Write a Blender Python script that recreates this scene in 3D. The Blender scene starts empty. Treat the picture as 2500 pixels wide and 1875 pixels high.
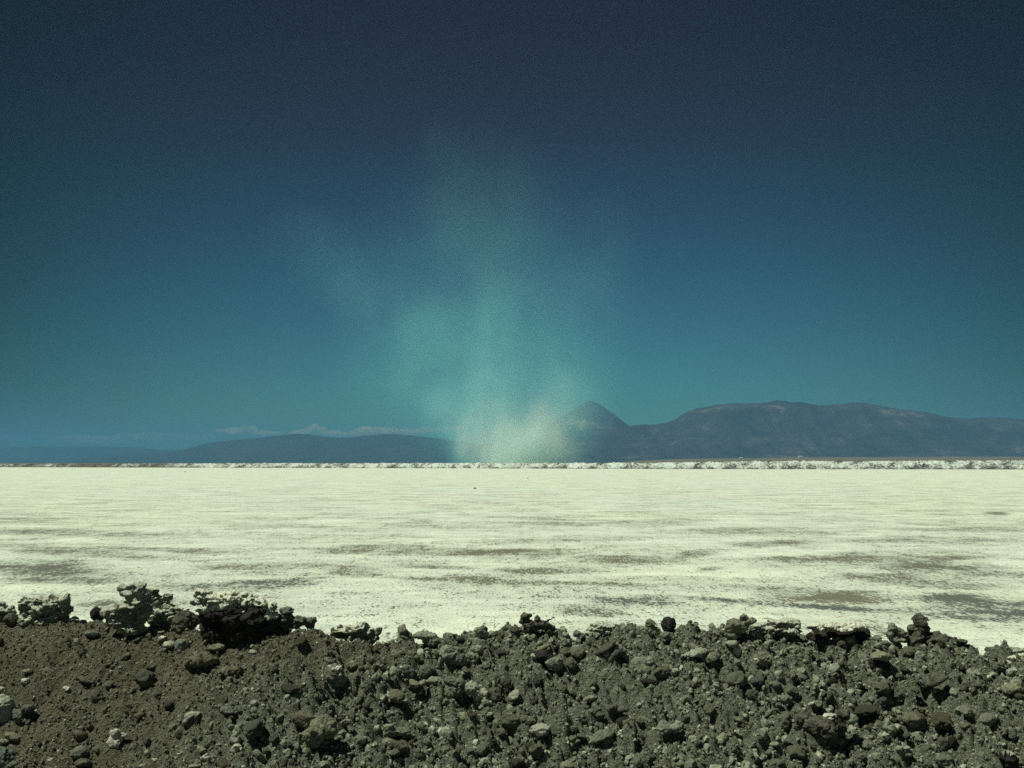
import bpy, bmesh, math, random
import numpy as np
from mathutils import Vector, Matrix

C = bpy.context.scene.collection
SC = bpy.context.scene
R = math.radians

# ------------------------------------------------------------------ camera
CAM_H = 3.0
FPX = 2500 * 35 / 36.0                     # focal length in photo pixels
HOR = 1130.0
PITCH = math.atan((HOR - 937.5) / FPX)
cam = bpy.data.objects.new('camera', bpy.data.cameras.new('camera'))
C.objects.link(cam)
cam.data.sensor_width = 36.0
cam.data.lens = 35.0
cam.location = (0, 0, CAM_H)
cam.rotation_euler = (math.pi / 2 + PITCH, 0, 0)
cam.data.clip_start = 0.1
cam.data.clip_end = 120000
SC.camera = cam

# ------------------------------------------------------------------ sky and sun
SUN_EL, SUN_AZ = R(62), R(-110)             # azimuth from +Y towards +X
S = Vector((math.sin(SUN_AZ) * math.cos(SUN_EL), math.cos(SUN_AZ) * math.cos(SUN_EL), math.sin(SUN_EL)))
w = bpy.data.worlds.new('World')
SC.world = w
w.use_nodes = True
nt = w.node_tree
nt.nodes.clear()
out = nt.nodes.new('ShaderNodeOutputWorld')
bg = nt.nodes.new('ShaderNodeBackground')
sky = nt.nodes.new('ShaderNodeTexSky')
sky.sky_type = 'NISHITA'
sky.sun_disc = False
sky.sun_elevation = SUN_EL
sky.sun_rotation = SUN_AZ % (2 * math.pi)
sky.altitude = 1200
sky.air_density = 1.0
sky.dust_density = 0.6
sky.ozone_density = 2.0
tc = nt.nodes.new('ShaderNodeTexCoord')
sep = nt.nodes.new('ShaderNodeSeparateXYZ')
nt.links.new(tc.outputs['Generated'], sep.inputs[0])
ramp = nt.nodes.new('ShaderNodeValToRGB')
nt.links.new(sep.outputs['Z'], ramp.inputs[0])
ramp.color_ramp.interpolation = 'B_SPLINE'
SKY_STOPS = [(0.0, (.19, .45, .36)), (.06, (.16, .42, .36)), (.13, (.115, .33, .32)), (.21, (.10, .215, .235)),
             (.30, (.10, .09, .125)), (.40, (.12, .024, .053)), (1.0, (.085, .03, .05))]
els = ramp.color_ramp.elements
while len(els) < len(SKY_STOPS):
    els.new(0.5)
for e, (p, c) in zip(els, SKY_STOPS):
    e.position = p
    e.color = (*c, 1)
# the sky is deeper away from the bright azimuth over the plume
hv = nt.nodes.new('ShaderNodeVectorMath')
hv.operation = 'MULTIPLY'
hv.inputs[1].default_value = (1, 1, 0)
nt.links.new(tc.outputs['Generated'], hv.inputs[0])
hn = nt.nodes.new('ShaderNodeVectorMath')
hn.operation = 'NORMALIZE'
nt.links.new(hv.outputs[0], hn.inputs[0])
az = nt.nodes.new('ShaderNodeVectorMath')
az.operation = 'DOT_PRODUCT'
az.inputs[1].default_value = (math.sin(R(1)), math.cos(R(1)), 0)
nt.links.new(hn.outputs[0], az.inputs[0])
mr = nt.nodes.new('ShaderNodeMapRange')
mr.inputs['From Min'].default_value = 0.87
mr.inputs['From Max'].default_value = 1.0
mr.inputs['To Min'].default_value = 0.2
mr.inputs['To Max'].default_value = 1.0
nt.links.new(az.outputs['Value'], mr.inputs[0])
m1 = nt.nodes.new('ShaderNodeVectorMath')
m1.operation = 'MULTIPLY'
nt.links.new(sky.outputs[0], m1.inputs[0])
nt.links.new(ramp.outputs[0], m1.inputs[1])
m2 = nt.nodes.new('ShaderNodeVectorMath')
m2.operation = 'SCALE'
nt.links.new(m1.outputs[0], m2.inputs[0])
nt.links.new(mr.outputs[0], m2.inputs['Scale'])
nt.links.new(m2.outputs[0], bg.inputs[0])
bg.inputs[1].default_value = 0.10
nt.links.new(bg.outputs[0], out.inputs[0])

sun = bpy.data.objects.new('sun', bpy.data.lights.new('sun', 'SUN'))
C.objects.link(sun)
sun.data.energy = 3.95
sun.data.angle = R(0.5)
sun.data.color = (0.99, 1.0, 0.80)
sun.rotation_euler = S.to_track_quat('Z', 'Y').to_euler()
sun.location = (0, 0, 50)

SC.view_settings.view_transform = 'Standard'
SC.view_settings.look = 'None'
SC.view_settings.exposure = 0.0
SC.view_settings.gamma = 1.0
SC.cycles.volume_bounces = 12
SC.cycles.max_bounces = 16
SC.cycles.use_denoising = False
SC.cycles.sample_clamp_indirect = 6.0

HAZE_DENS = 6.2e-5
HAZE_COL = (.165, .49, .85)

# ------------------------------------------------------------------ helpers
rng = np.random.default_rng(11)


def hash3(ix, iy, iz, seed):
    h = (ix.astype(np.uint32) * np.uint32(374761393) + iy.astype(np.uint32) * np.uint32(668265263)
         + iz.astype(np.uint32) * np.uint32(2147483647) + np.uint32(seed * 1274126177 & 0xffffffff))
    h = (h ^ (h >> np.uint32(13))) * np.uint32(1274126177)
    h = (h ^ (h >> np.uint32(16))) * np.uint32(2246822519)
    h = h ^ (h >> np.uint32(15))
    return h.astype(np.float64) / 4294967295.0 * 2 - 1


def vnoise(p, seed=0):
    """smooth value noise in about -1..1 at points p (n,3)"""
    i = np.floor(p).astype(np.int64)
    f = p - i
    u = f * f * f * (f * (f * 6 - 15) + 10)
    r = 0
    for dx in (0, 1):
        wx = u[:, 0] if dx else 1 - u[:, 0]
        for dy in (0, 1):
            wy = u[:, 1] if dy else 1 - u[:, 1]
            for dz in (0, 1):
                wz = u[:, 2] if dz else 1 - u[:, 2]
                r = r + wx * wy * wz * hash3(i[:, 0] + dx, i[:, 1] + dy, i[:, 2] + dz, seed)
    return r


ROT = np.array([[.36, .48, -.8], [-.8, .6, 0], [.48, .64, .6]])


def fbm(p, octv=4, seed=0, gain=.5):
    a, s, r = 1.0, 0.0, 0
    q = np.asarray(p, float)
    for k in range(octv):
        r = r + a * vnoise(q, seed + k)
        s += a
        a *= gain
        q = q @ ROT.T * 2.03 + 7.3
    return r / s


def ridged(p, octv=4, seed=0, gain=.5):
    a, s, r = 1.0, 0.0, 0
    q = np.asarray(p, float)
    for k in range(octv):
        r = r + a * (1 - 2 * np.abs(vnoise(q, seed + k)))
        s += a
        a *= gain
        q = q @ ROT.T * 2.07 + 3.1
    return r / s


def cells(p, seed=0, warp=.35):
    """distance to the nearest of jittered cell points, and that cell's random value"""
    q = np.asarray(p, float)
    q = q + warp * np.stack([vnoise(q * 1.3, seed + 50), vnoise(q * 1.3 + 9, seed + 51), vnoise(q * 1.3 + 19, seed + 52)], 1)
    i = np.floor(q).astype(np.int64)
    best = np.full(len(q), 9.0)
    val = np.zeros(len(q))
    for dx in (-1, 0, 1):
        for dy in (-1, 0, 1):
            for dz in (-1, 0, 1):
                c = i + np.array([dx, dy, dz])
                h = [hash3(c[:, 0], c[:, 1], c[:, 2], seed + k) * .42 + .5 for k in (1, 2, 3)]
                d = np.sqrt(sum((c[:, k] + h[k] - q[:, k]) ** 2 for k in range(3)))
                m = d < best
                best = np.where(m, d, best)
                val = np.where(m, hash3(c[:, 0], c[:, 1], c[:, 2], seed + 4), val)
    return best, val


def p3(x, y, z=0.0):
    x, y = np.broadcast_arrays(np.asarray(x, float), np.asarray(y, float))
    return np.stack([x.ravel(), y.ravel(), np.full(x.size, float(z)) if np.isscalar(z) else np.asarray(z).ravel()], 1)


FW = np.array([0, math.cos(PITCH), math.sin(PITCH)])
UP = np.array([0, -math.sin(PITCH), math.cos(PITCH)])
RT = np.array([1.0, 0, 0])
EYE = np.array([0, 0, CAM_H])


def ray(X, Y):
    """direction through a photo pixel, of unit depth along the lens axis"""
    return RT * (X - 1250) / FPX + UP * (937.5 - Y) / FPX + FW


def project(p):
    q = np.asarray(p, float) - EYE
    d = q @ FW
    return 1250 + FPX * (q @ RT) / d, 937.5 - FPX * (q @ UP) / d, d


def grid_mesh(name, V, nu, nv, smooth=True):
    """V is (nv*nu,3) row major"""
    idx = np.arange(nu * nv).reshape(nv, nu)
    f = np.stack([idx[:-1, :-1], idx[:-1, 1:], idx[1:, 1:], idx[1:, :-1]], -1).reshape(-1, 4)
    return raw_mesh(name, V, f, smooth)


def raw_mesh(name, V, F, smooth=True):
    me = bpy.data.meshes.new(name)
    n, k = F.shape
    me.vertices.add(len(V))
    me.vertices.foreach_set('co', np.asarray(V, np.float32).ravel())
    me.loops.add(n * k)
    me.loops.foreach_set('vertex_index', F.astype(np.int32).ravel())
    me.polygons.add(n)
    me.polygons.foreach_set('loop_start', np.arange(0, n * k, k, dtype=np.int32))
    me.polygons.foreach_set('use_smooth', np.full(n, smooth))
    me.update(calc_edges=True)
    return me


def attr(me, name, vals):
    a = me.attributes.new(name, 'FLOAT', 'POINT')
    a.data.foreach_set('value', np.asarray(vals, np.float32))


def link(name, me, mat=None, parent=None):
    o = bpy.data.objects.new(name, me)
    if mat is not None:
        me.materials.clear()
        me.materials.append(mat)
    C.objects.link(o)
    if parent is not None:
        o.parent = parent
    return o


def tag(o, label=None, cat=None, group=None, kind=None):
    if label: o['label'] = label
    if cat: o['category'] = cat
    if group: o['group'] = group
    if kind: o['kind'] = kind
    return o


# ------------------------------------------------------------------ material helpers
class NT:
    def __init__(self, name):
        self.m = bpy.data.materials.new(name)
        self.m.use_nodes = True
        self.t = self.m.node_tree
        self.t.nodes.clear()
        self.out = self.t.nodes.new('ShaderNodeOutputMaterial')

    def n(self, typ, **kw):
        nd = self.t.nodes.new(typ)
        for k, v in kw.items():
            setattr(nd, k, v)
        return nd

    def l(self, a, b):
        self.t.links.new(a, b)

    def val(self, sock, v):
        if hasattr(v, 'links') or isinstance(v, bpy.types.NodeSocket):
            self.l(v, sock)
        else:
            sock.default_value = v

    def math(self, op, a, b=None, c=None, clamp=False):
        nd = self.n('ShaderNodeMath', operation=op, use_clamp=clamp)
        for s, v in zip(nd.inputs, (a, b, c)):
            if v is not None:
                self.val(s, v)
        return nd.outputs[0]

    def noise(self, vec, scale, detail=4, rough=.55, dist=0.0):
        nd = self.n('ShaderNodeTexNoise')
        self.l(vec, nd.inputs['Vector'])
        nd.inputs['Scale'].default_value = scale
        nd.inputs['Detail'].default_value = detail
        nd.inputs['Roughness'].default_value = rough
        nd.inputs['Distortion'].default_value = dist
        return nd.outputs[0]

    def mapr(self, v, a, b, c=0.0, d=1.0, smooth=False):
        nd = self.n('ShaderNodeMapRange')
        if smooth:
            nd.interpolation_type = 'SMOOTHSTEP'
        self.l(v, nd.inputs[0])
        for i, x in zip((1, 2, 3, 4), (a, b, c, d)):
            self.val(nd.inputs[i], x)
        return nd.outputs[0]

    def mix(self, f, a, b, typ='MIX'):
        nd = self.n('ShaderNodeMix', data_type='RGBA', blend_type=typ)
        self.val(nd.inputs[0], f)
        for s, v in ((nd.inputs[6], a), (nd.inputs[7], b)):
            if isinstance(v, tuple):
                s.default_value = (*v, 1)
            else:
                self.l(v, s)
        return nd.outputs[2]

    def bump(self, h, strength, dist):
        nd = self.n('ShaderNodeBump')
        self.l(h, nd.inputs['Height'])
        nd.inputs['Strength'].default_value = strength
        nd.inputs['Distance'].default_value = dist
        return nd.outputs[0]

    def surf(self, col, rough=.9, normal=None, spec=.15):
        b = self.n('ShaderNodeBsdfPrincipled')
        self.val(b.inputs['Base Color'], (*col, 1) if isinstance(col, tuple) else col)
        b.inputs['Roughness'].default_value = rough
        b.inputs['Specular IOR Level'].default_value = spec
        if normal is not None:
            self.l(normal, b.inputs['Normal'])
        self.l(b.outputs[0], self.out.inputs[0])
        return self.m

    def objcoord(self, rand=0.0):
        tcn = self.n('ShaderNodeTexCoord').outputs['Object']
        if not rand:
            return tcn
        oi = self.n('ShaderNodeObjectInfo')
        s = self.math('MULTIPLY', oi.outputs['Random'], rand)
        a = self.n('ShaderNodeVectorMath', operation='ADD')
        self.l(tcn, a.inputs[0])
        self.l(s, a.inputs[1])
        return a.outputs[0]


def rock_mat(name, c1, c2, salt=None, saltcol=(.62, .64, .52), fine=1.0, dust=.6):
    """salt: None, or the threshold of up-facing salt deposits (lower = more salt)"""
    t = NT(name)
    p = t.objcoord(37.0)
    a = t.noise(p, 9, 6, .6, .4)
    b = t.noise(p, 55, 5, .65)
    d = t.noise(p, 170, 3, .6)
    col = t.mix(t.mapr(a, .38, .62), c1, c2)
    col = t.mix(t.mapr(b, .33, .6, .55, 0.0), col, (0.02, 0.018, 0.02))
    col = t.mix(t.mapr(d, .60, .72, 0, .45), col, tuple(min(.6, x * 2.2 + .05) for x in c2))
    if dust:
        e = t.noise(p, 16, 5, .65, .5)
        col = t.mix(t.mapr(e, .42, .60, 0, dust), col, (.22, .228, .17))
    if salt is not None:
        g = t.n('ShaderNodeNewGeometry')
        sz = t.n('ShaderNodeSeparateXYZ')
        t.l(g.outputs['Normal'], sz.inputs[0])
        s = t.math('ADD', t.math('MULTIPLY', sz.outputs['Z'], .55), t.math('MULTIPLY', a, .9))
        s = t.math('ADD', s, t.math('MULTIPLY', b, .32))
        col = t.mix(t.mapr(s, salt - .09, salt + .05, 0, 1, True), col, saltcol)
    h = t.math('ADD', t.math('MULTIPLY', b, .6), t.math('MULTIPLY', d, .35))
    nrm = t.bump(h, .9 * fine, .02)
    return t.surf(col, .92, nrm, .12)


M = {
    'darkcrust': rock_mat('dark_rock_grey_crust_lit_tops', (.12, .115, .085), (.36, .375, .29), .84, (.52, .56, .46)),  # grey crust on top, also paled to suggest sunlit tops
    'dark': rock_mat('dark_brown_rock_and_shade', (.048, .044, .038), (.135, .135, .104), dust=.35),  # dark stones, and stones that stand in for shaded hollows
    'black': rock_mat('black_rock_and_shade', (.016, .014, .015), (.045, .04, .04), dust=.08),  # black stones, and shade of hollows and undersides put into colour
    'grey': rock_mat('grey_green_rock', (.17, .19, .147), (.36, .395, .31)),
    'darkgrey': rock_mat('dark_grey_rock', (.085, .098, .08), (.21, .24, .19)),
    'blue': rock_mat('blue_grey_rock', (.105, .122, .108), (.195, .23, .20)),
    'olive': rock_mat('olive_rock', (.17, .178, .115), (.33, .34, .23)),
    'tan': rock_mat('tan_rock', (.24, .245, .17), (.40, .41, .30)),
    'pale': rock_mat('pale_rock', (.32, .345, .27), (.56, .59, .475), dust=.3),
    'white': rock_mat('white_rock', (.46, .47, .37), (.70, .71, .58), dust=.15),
    'crusted': rock_mat('salt_crusted_rock', (.14, .15, .115), (.31, .335, .265), .98, (.66, .68, .55)),
    'saltcrust': rock_mat('white_salt_crust', (.24, .26, .2), (.55, .57, .46), .60, (.76, .78, .65), dust=.2),
    'speckled': rock_mat('speckled_rock', (.13, .14, .11), (.27, .30, .25), 1.02, (.6, .64, .56)),
    'brown': rock_mat('brown_earth_clod', (.075, .064, .043), (.16, .148, .098)),
}

# ------------------------------------------------------------------ earth bank (foreground terrain)
# crest line, photo pixels of the 2212 px wide view
CREST = np.array([(-900, 1352), (-300, 1350), (0, 1349), (100, 1352), (190, 1349), (260, 1349), (400, 1360), (540, 1372), (600, 1363), (645, 1366), (690, 1378),
                  (740, 1388), (820, 1398), (880, 1392), (1000, 1378), (1080, 1370), (1130, 1358), (1200, 1360), (1240, 1375),
                  (1300, 1366), (1380, 1368), (1500, 1366), (1600, 1360), (1700, 1356), (1760, 1378), (1870, 1392), (1920, 1396),
                  (2000, 1396), (2090, 1412), (2212, 1420), (2600, 1424), (3200, 1420)], float) * 1.1302
ROAD_Z = 1.15


def crest_y(x):
    return 6.0 + .12 * np.sin(x * 1.3 + .5) + .08 * np.sin(x * 2.9 + 2)


def crest_z(x):
    x = np.asarray(x, float)
    yc = crest_y(x)
    z = np.full_like(x, 1.9)
    for _ in range(3):
        d = yc * FW[1] + (z - CAM_H) * FW[2]
        X = 1250 + FPX * x / d
        Y = np.interp(X, CREST[:, 0], CREST[:, 1])
        k = (937.5 - Y) / FPX
        # direction with unit depth: y = FW1 + k*UP1 ; z = FW2 + k*UP2
        z = CAM_H + yc * (FW[2] + k * UP[2]) / (FW[1] + k * UP[1])
    return z


def rough_amt(x, t):
    """how cloddy the earth is: smooth soil low on the left, rubble elsewhere"""
    X = x * 1.0
    r = 1 / (1 + np.exp(-(X + 1.15 + .55 * t - .9 * np.clip(.35 - t, 0, .35) * 3) * 3.2))
    return np.clip(.36 + .64 * r, 0, 1)


def bank_z(x, y, fine=True):
    x = np.asarray(x, float)
    y = np.asarray(y, float)
    t = crest_y(x) - y
    zc = crest_z(x)
    e = .07
    s = np.sqrt(t * t + e * e) - e
    z = np.where(t > 0, zc - .80 * s, zc - .62 * s)
    q = p3(x, y)
    w_ = np.clip(np.abs(t) * 5, .25, 1)
    n = (.035 * fbm(q * 2.3, 3, 3) + .03 * fbm(q * 1.1, 2, 13)).reshape(x.shape) * w_
    z = z + n
    road = ROAD_Z + .02 * fbm(q * 3, 3, 9).reshape(x.shape)
    k = .06
    fr = t > 0
    z = np.where(fr, road + np.log1p(np.exp(np.clip((z - road) / k, -30, 30))) * k, np.maximum(z, -.25))
    if fine:
        ra = rough_amt(x, t)
        z = z + (.028 * fbm(q * 8, 3, 21) * (.85 + .7 * ra.ravel()) + .019 * fbm(q * 19, 3, 31) * (.55 + .9 * ra.ravel())
                 + .008 * fbm(q * 60, 2, 41)).reshape(x.shape)
        near = (np.abs(x) < 4.5) & (np.abs(t - .4) < .95)
        if near.any():
            qn = np.stack([x[near], y[near] * 1.25, x[near] * 0], 1)
            rn = ra[near] ** 1.4
            f0, v0 = cells(qn * 4.6, 591)
            f1, v1 = cells(qn * 11, 601)
            f2, v2 = cells(qn * 26, 611)
            edge = np.clip(np.abs(t[near]) * 3.5, .3, 1)
            z[near] += rn * edge * (.085 * (.36 - f0) + .03 * v0) + rn * (.076 * (.44 - f1) + .034 * v1) + (.32 + .68 * rn) * (.026 * (.48 - f2) + .014 * v2)
    return z


def axis(a, b, fine_a, fine_b, step, big):
    inner = np.arange(fine_a, fine_b, step)
    lo, hi = [], []
    v, s = fine_a, step
    while v > a:
        s = min(s * 1.15, big)
        v -= s
        lo.append(v)
    v, s = inner[-1], step
    while v < b:
        s = min(s * 1.15, big)
        v += s
        hi.append(v)
    return np.concatenate([lo[::-1], inner, hi])


xs = axis(-40, 40, -3.5, 3.5, .0075, 1.0)
ys = axis(-6, 11.0, 4.75, 6.3, .0065, .35)
gx, gy = np.meshgrid(xs, ys)
bz = bank_z(gx, gy)
V = np.stack([gx.ravel(), gy.ravel(), bz.ravel()], 1)
me = grid_mesh('earth_bank', V, len(xs), len(ys))
tt = (crest_y(gx) - gy).ravel()
attr(me, 'rough', rough_amt(gx.ravel(), tt))

t = NT('bank_earth')
p = t.objcoord()
ra = t.n('ShaderNodeAttribute', attribute_name='rough').outputs['Fac']
a = t.noise(p, 2.2, 5, .6, .3)
b = t.noise(p, 26, 6, .7)
d = t.noise(p, 95, 4, .65)
soil = t.mix(t.mapr(a, .35, .65), (.152, .132, .09), (.25, .226, .155))
grn = t.mix(t.mapr(b, .35, .65), (.205, .226, .174), (.35, .388, .297))
col = t.mix(t.mapr(t.math('ADD', ra, t.math('MULTIPLY', t.math('SUBTRACT', b, .5), .8)), .25, .85), soil, grn)
col = t.mix(t.mapr(d, .36, .56, .6, 0), col, (.03, .025, .024))
col = t.mix(t.mapr(d, .66, .74, 0, .55), col, (.34, .35, .26))
h = t.math('ADD', t.math('MULTIPLY', b, 1.0), t.math('MULTIPLY', d, .5))
e_ = t.noise(p, 14, 5, .7, .6)
col = t.mix(t.math('MULTIPLY', t.mapr(e_, .57, .66, 0, .75), ra), col, (.40, .44, .355))
MAT_EARTH = t.surf(col, .95, t.bump(h, 1.0, .06), .1)
bank = tag(link('earth_bank', me, MAT_EARTH), 'dark earth bank strewn with rubble along the near edge of the salt flat', 'bank', kind='structure')

SY = np.linspace(4.0, 7.2, 1300)


def hit(X, Y):
    """first point of the bank along the ray through a photo pixel; None above the crest"""
    d = ray(X, Y)
    dep = SY / d[1]
    P = EYE + dep[:, None] * d
    z = bank_z(P[:, 0], P[:, 1], False)
    k = np.nonzero((P[:, 2] <= z) & (SY < crest_y(P[:, 0]) + .25))[0]
    if len(k):
        return dep[k[0]]
    return None


def crest_depth(X):
    d = ray(X, 1550)
    return 6.05 / d[1]


# ------------------------------------------------------------------ rocks
def ico(sub):
    bm = bmesh.new()
    bmesh.ops.create_icosphere(bm, subdivisions=sub, radius=1)
    v = np.array([x.co[:] for x in bm.verts])
    f = np.array([[x.index for x in fc.verts] for fc in bm.faces])
    bm.free()
    return v, f


ICO = {k: ico(k) for k in (1, 2, 3, 4, 5)}


def remeshed(V, F, voxel):
    me = raw_mesh('tmp', V, F)
    o = bpy.data.objects.new('tmp', me)
    C.objects.link(o)
    md = o.modifiers.new('r', 'REMESH')
    md.mode = 'VOXEL'
    md.voxel_size = voxel
    dg = bpy.context.evaluated_depsgraph_get()
    ev = o.evaluated_get(dg)
    m2_ = bpy.data.meshes.new_from_object(ev)
    bpy.data.objects.remove(o)
    bpy.data.meshes.remove(me)
    return m2_


def craggy(ells, size, crag, seed, voxel):
    """union of ellipsoids (centre, radii, roll) roughened along its normals; world coordinates"""
    Vs, Fs, n = [], [], 0
    iv, jf = ICO[3]
    for c, r_, roll in ells:
        q = iv * 1.06
        for _ in range(9):                              # broken faces
            pn = rng.normal(size=3)
            pn /= np.linalg.norm(pn)
            over = q @ pn - (.66 + .26 * rng.random())
            q = q - np.outer(np.clip(over, 0, None) * .92, pn)
        q = q * r_
        cs, sn = math.cos(roll), math.sin(roll)
        q = np.stack([q[:, 0] * cs - q[:, 2] * sn, q[:, 1], q[:, 0] * sn + q[:, 2] * cs], 1) + c
        Vs.append(q)
        Fs.append(jf + n)
        n += len(q)
    me = remeshed(np.concatenate(Vs), np.concatenate(Fs), voxel)
    k = len(me.vertices)
    co = np.empty(k * 3)
    no = np.empty(k * 3)
    me.vertices.foreach_get('co', co)
    me.vertices.foreach_get('normal', no)
    co = co.reshape(-1, 3)
    no = no.reshape(-1, 3)
    f0 = 1.0 / size
    crag = .5 + .6 * crag
    lay = co * f0 * np.array([2.2, 2.2, 5.0]) + .5 * fbm(co * f0 * 2, 2, seed + 3)[:, None]
    dsp = (.10 * fbm(co * f0 * 2.6, 3, seed) + .062 * crag * ridged(lay, 3, seed + 7)
           + .045 * crag * fbm(co * f0 * 14, 3, seed + 15))
    f1, v1 = cells(co * f0 * 4.2 + seed, seed)
    f2, v2 = cells(co * f0 * 10 + seed, seed + 31)
    dsp = dsp + crag * (.10 * (.5 - f1) + .022 * v1 + .035 * (.5 - f2) + .012 * v2)
    co = co + no * (dsp * size)[:, None] - no * (.02 * crag * size)
    me.vertices.foreach_set('co', co.astype(np.float32).ravel())
    me.polygons.foreach_set('use_smooth', np.full(len(me.polygons), True))
    me.update()
    return me


def recentre(me):
    k = len(me.vertices)
    co = np.empty(k * 3)
    me.vertices.foreach_get('co', co)
    co = co.reshape(-1, 3)
    o = np.array([(co[:, 0].min() + co[:, 0].max()) / 2, (co[:, 1].min() + co[:, 1].max()) / 2, co[:, 2].min()])
    me.vertices.foreach_set('co', (co - o).astype(np.float32).ravel())
    me.update()
    return Vector(o)


CROPX = {'0': 0, '1': 430, '2': 860, '3': 1290, '4': 1720, '5': 2100}


def nat(crop, x, y):
    k = .18083 if crop[1] == '5' else .19439
    return CROPX[crop[1]] + x * k, (1400 if crop[0] == 'A' else 1620) + y * k, k


def lobes3(crop, lobes, depth, thick=1.0, back=0.0):
    out_ = []
    for lb in lobes:
        x, y, rx, ry = lb[:4]
        roll = -R(lb[4]) if len(lb) > 4 else 0.0
        dz = lb[5] if len(lb) > 5 else 0.0
        X, Y, k = nat(crop, x, y)
        dep = depth + back + dz
        s = dep / FPX * k
        r_ = np.array([rx * s, .5 * (rx + ry) * s * thick, ry * s])
        out_.append((EYE + ray(X, Y) * dep, r_, roll))
    return out_


MAJOR = []          # (X, Y, short reference) of the landmark stones
PLACED = []         # (X, Y, rx) of every stone in photo pixels
SEED = [100]


def rock(crop, label, mat, lobes, contact=None, crag=1.0, ref=None, name=None, crust=None, crust_mat='saltcrust', thick=1.0, crust_name='salt_crust'):
    SEED[0] += 13
    pts = [nat(crop, l[0], l[1]) for l in lobes]
    k = pts[0][2]
    x0 = min(p_[0] - l[2] * k for p_, l in zip(pts, lobes)); x1 = max(p_[0] + l[2] * k for p_, l in zip(pts, lobes))
    y0 = min(p_[1] - l[3] * k for p_, l in zip(pts, lobes)); y1 = max(p_[1] + l[3] * k for p_, l in zip(pts, lobes))
    cx, cy = (x0 + x1) / 2, (y0 + y1) / 2
    W, H = x1 - x0, y1 - y0
    onslope = contact is None
    Yc = cy if onslope else nat(crop, 0, contact)[1]
    dep = hit(cx, Yc)
    if dep is None:
        dep = crest_depth(cx) + .03
    big = max(l[2] + l[3] for l in lobes) * .5 * k * dep / FPX
    dep = dep - .27 * big if onslope else dep + .25 * big
    size = math.sqrt(W * H) * dep / FPX
    es = lobes3(crop, lobes, dep, thick)
    me_ = craggy(es, size * .8, crag, SEED[0], max(.0045, size / 60))
    loc = recentre(me_)
    nm = name or ('boulder' if size > .17 else 'stone')
    me_.name = nm
    o = link(nm, me_, M[mat])
    o.location = loc
    if label:
        tag(o, label, 'boulder' if nm == 'boulder' else 'stone')
    if crust:
        cs = lobes3(crop, crust, dep - (.09 if size > .4 else .02), .9)
        cm = craggy(cs, size * .45, 1.25, SEED[0] + 5, max(.0045, size / 90))
        cl = recentre(cm)
        cm.name = crust_name
        c_ = link(crust_name, cm, M[crust_mat], o)
        c_.location = cl - loc
    if ref:
        MAJOR.append((cx, cy, ref, max(W, H) / 2))
    PLACED.append((cx, cy, max(W, H) / 2))
    return o, (cx, cy, W, H, mat)


def stick(name, label, cat, pts, rad, mat, crop, contact):
    """a tapered bent twig through photo points at the depth of its foot"""
    X, Y, k = nat(crop, *contact)
    dep = hit(X, Y) or crest_depth(X)
    dep -= .02
    bm = bmesh.new()
    for chain in pts:
        P = [Vector(EYE + ray(*nat(crop, x, y)[:2]) * (dep + dd)) for x, y, dd in chain]
        # refine with small wiggles
        Q = []
        for i_ in range(len(P) - 1):
            for s_ in range(5):
                f_ = s_ / 5
                q = P[i_].lerp(P[i_ + 1], f_)
                Q.append(q + Vector(rng.normal(0, rad * .35, 3)))
        Q.append(P[-1])
        rings = []
        for i_, q in enumerate(Q):
            dr = (Q[min(i_ + 1, len(Q) - 1)] - Q[max(i_ - 1, 0)]).normalized()
            u = dr.orthogonal().normalized()
            v_ = dr.cross(u)
            rr = rad * (1 - .7 * i_ / len(Q)) * (1 + .35 * rng.normal())
            rr = max(rr, rad * .25)
            rings.append([bm.verts.new(q + (u * math.cos(a_) + v_ * math.sin(a_)) * rr) for a_ in np.linspace(0, 2 * math.pi, 7)[:-1]])
        for a_, b_ in zip(rings[:-1], rings[1:]):
            for j in range(6):
                bm.faces.new((a_[j], a_[(j + 1) % 6], b_[(j + 1) % 6], b_[j]))
        bm.faces.new(rings[0][::-1])
        bm.faces.new(rings[-1])
    me_ = bpy.data.meshes.new(name)
    bm.to_mesh(me_)
    bm.free()
    loc = recentre(me_)
    o = link(name, me_, M[mat])
    o.location = loc
    return tag(o, label, cat)


# --- the landmark stones, from the crest's left end to its right end, then down the face
rock('A0', 'dark craggy boulder with a horned top on the crest beside a notch of salt', 'darkcrust',
     [(330, 370, 130, 75), (560, 335, 170, 55), (780, 340, 90, 60), (832, 285, 22, 35), (600, 470, 240, 75), (850, 470, 85, 60), (300, 450, 110, 80), (480, 570, 120, 60), (700, 560, 150, 70), (260, 590, 150, 70), (600, 600, 250, 60), (830, 580, 80, 60), (560, 410, 230, 80)],
     600, 1.1, 'the horn-topped boulder')
rock('A0', 'low dark boulder running out of frame beside the horn-topped boulder', 'darkcrust',
     [(0, 420, 110, 60), (-120, 430, 160, 90), (90, 480, 100, 65), (20, 540, 80, 70), (-80, 560, 140, 90)], 620, 1.0, 'the boulder cut by the frame')
rock('A0', 'dark rounded stone under the left end of the horn-topped boulder', 'dark', [(140, 590, 90, 80)], 650, .6)
rock('A0', 'white salty lump wedged under the horn-topped boulder', 'crusted', [(320, 600, 85, 70), (310, 530, 30, 40), (380, 640, 50, 40)], 660, 1.0)
rock('A0', 'white crumbling stone at the notch beside the horn-topped boulder', 'crusted', [(930, 580, 60, 50), (980, 610, 60, 30)], 620, 1.0)
rock('A0', 'small black stone lying in the notch of bright salt', 'black', [(1050, 605, 52, 30)], 625, .8)
rock('A0', 'near-black round stone beside the foot of the two-headed tower boulder', 'black', [(1230, 510, 90, 90), (1200, 460, 35, 35)], 600, .5, 'the near-black round stone')
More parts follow.
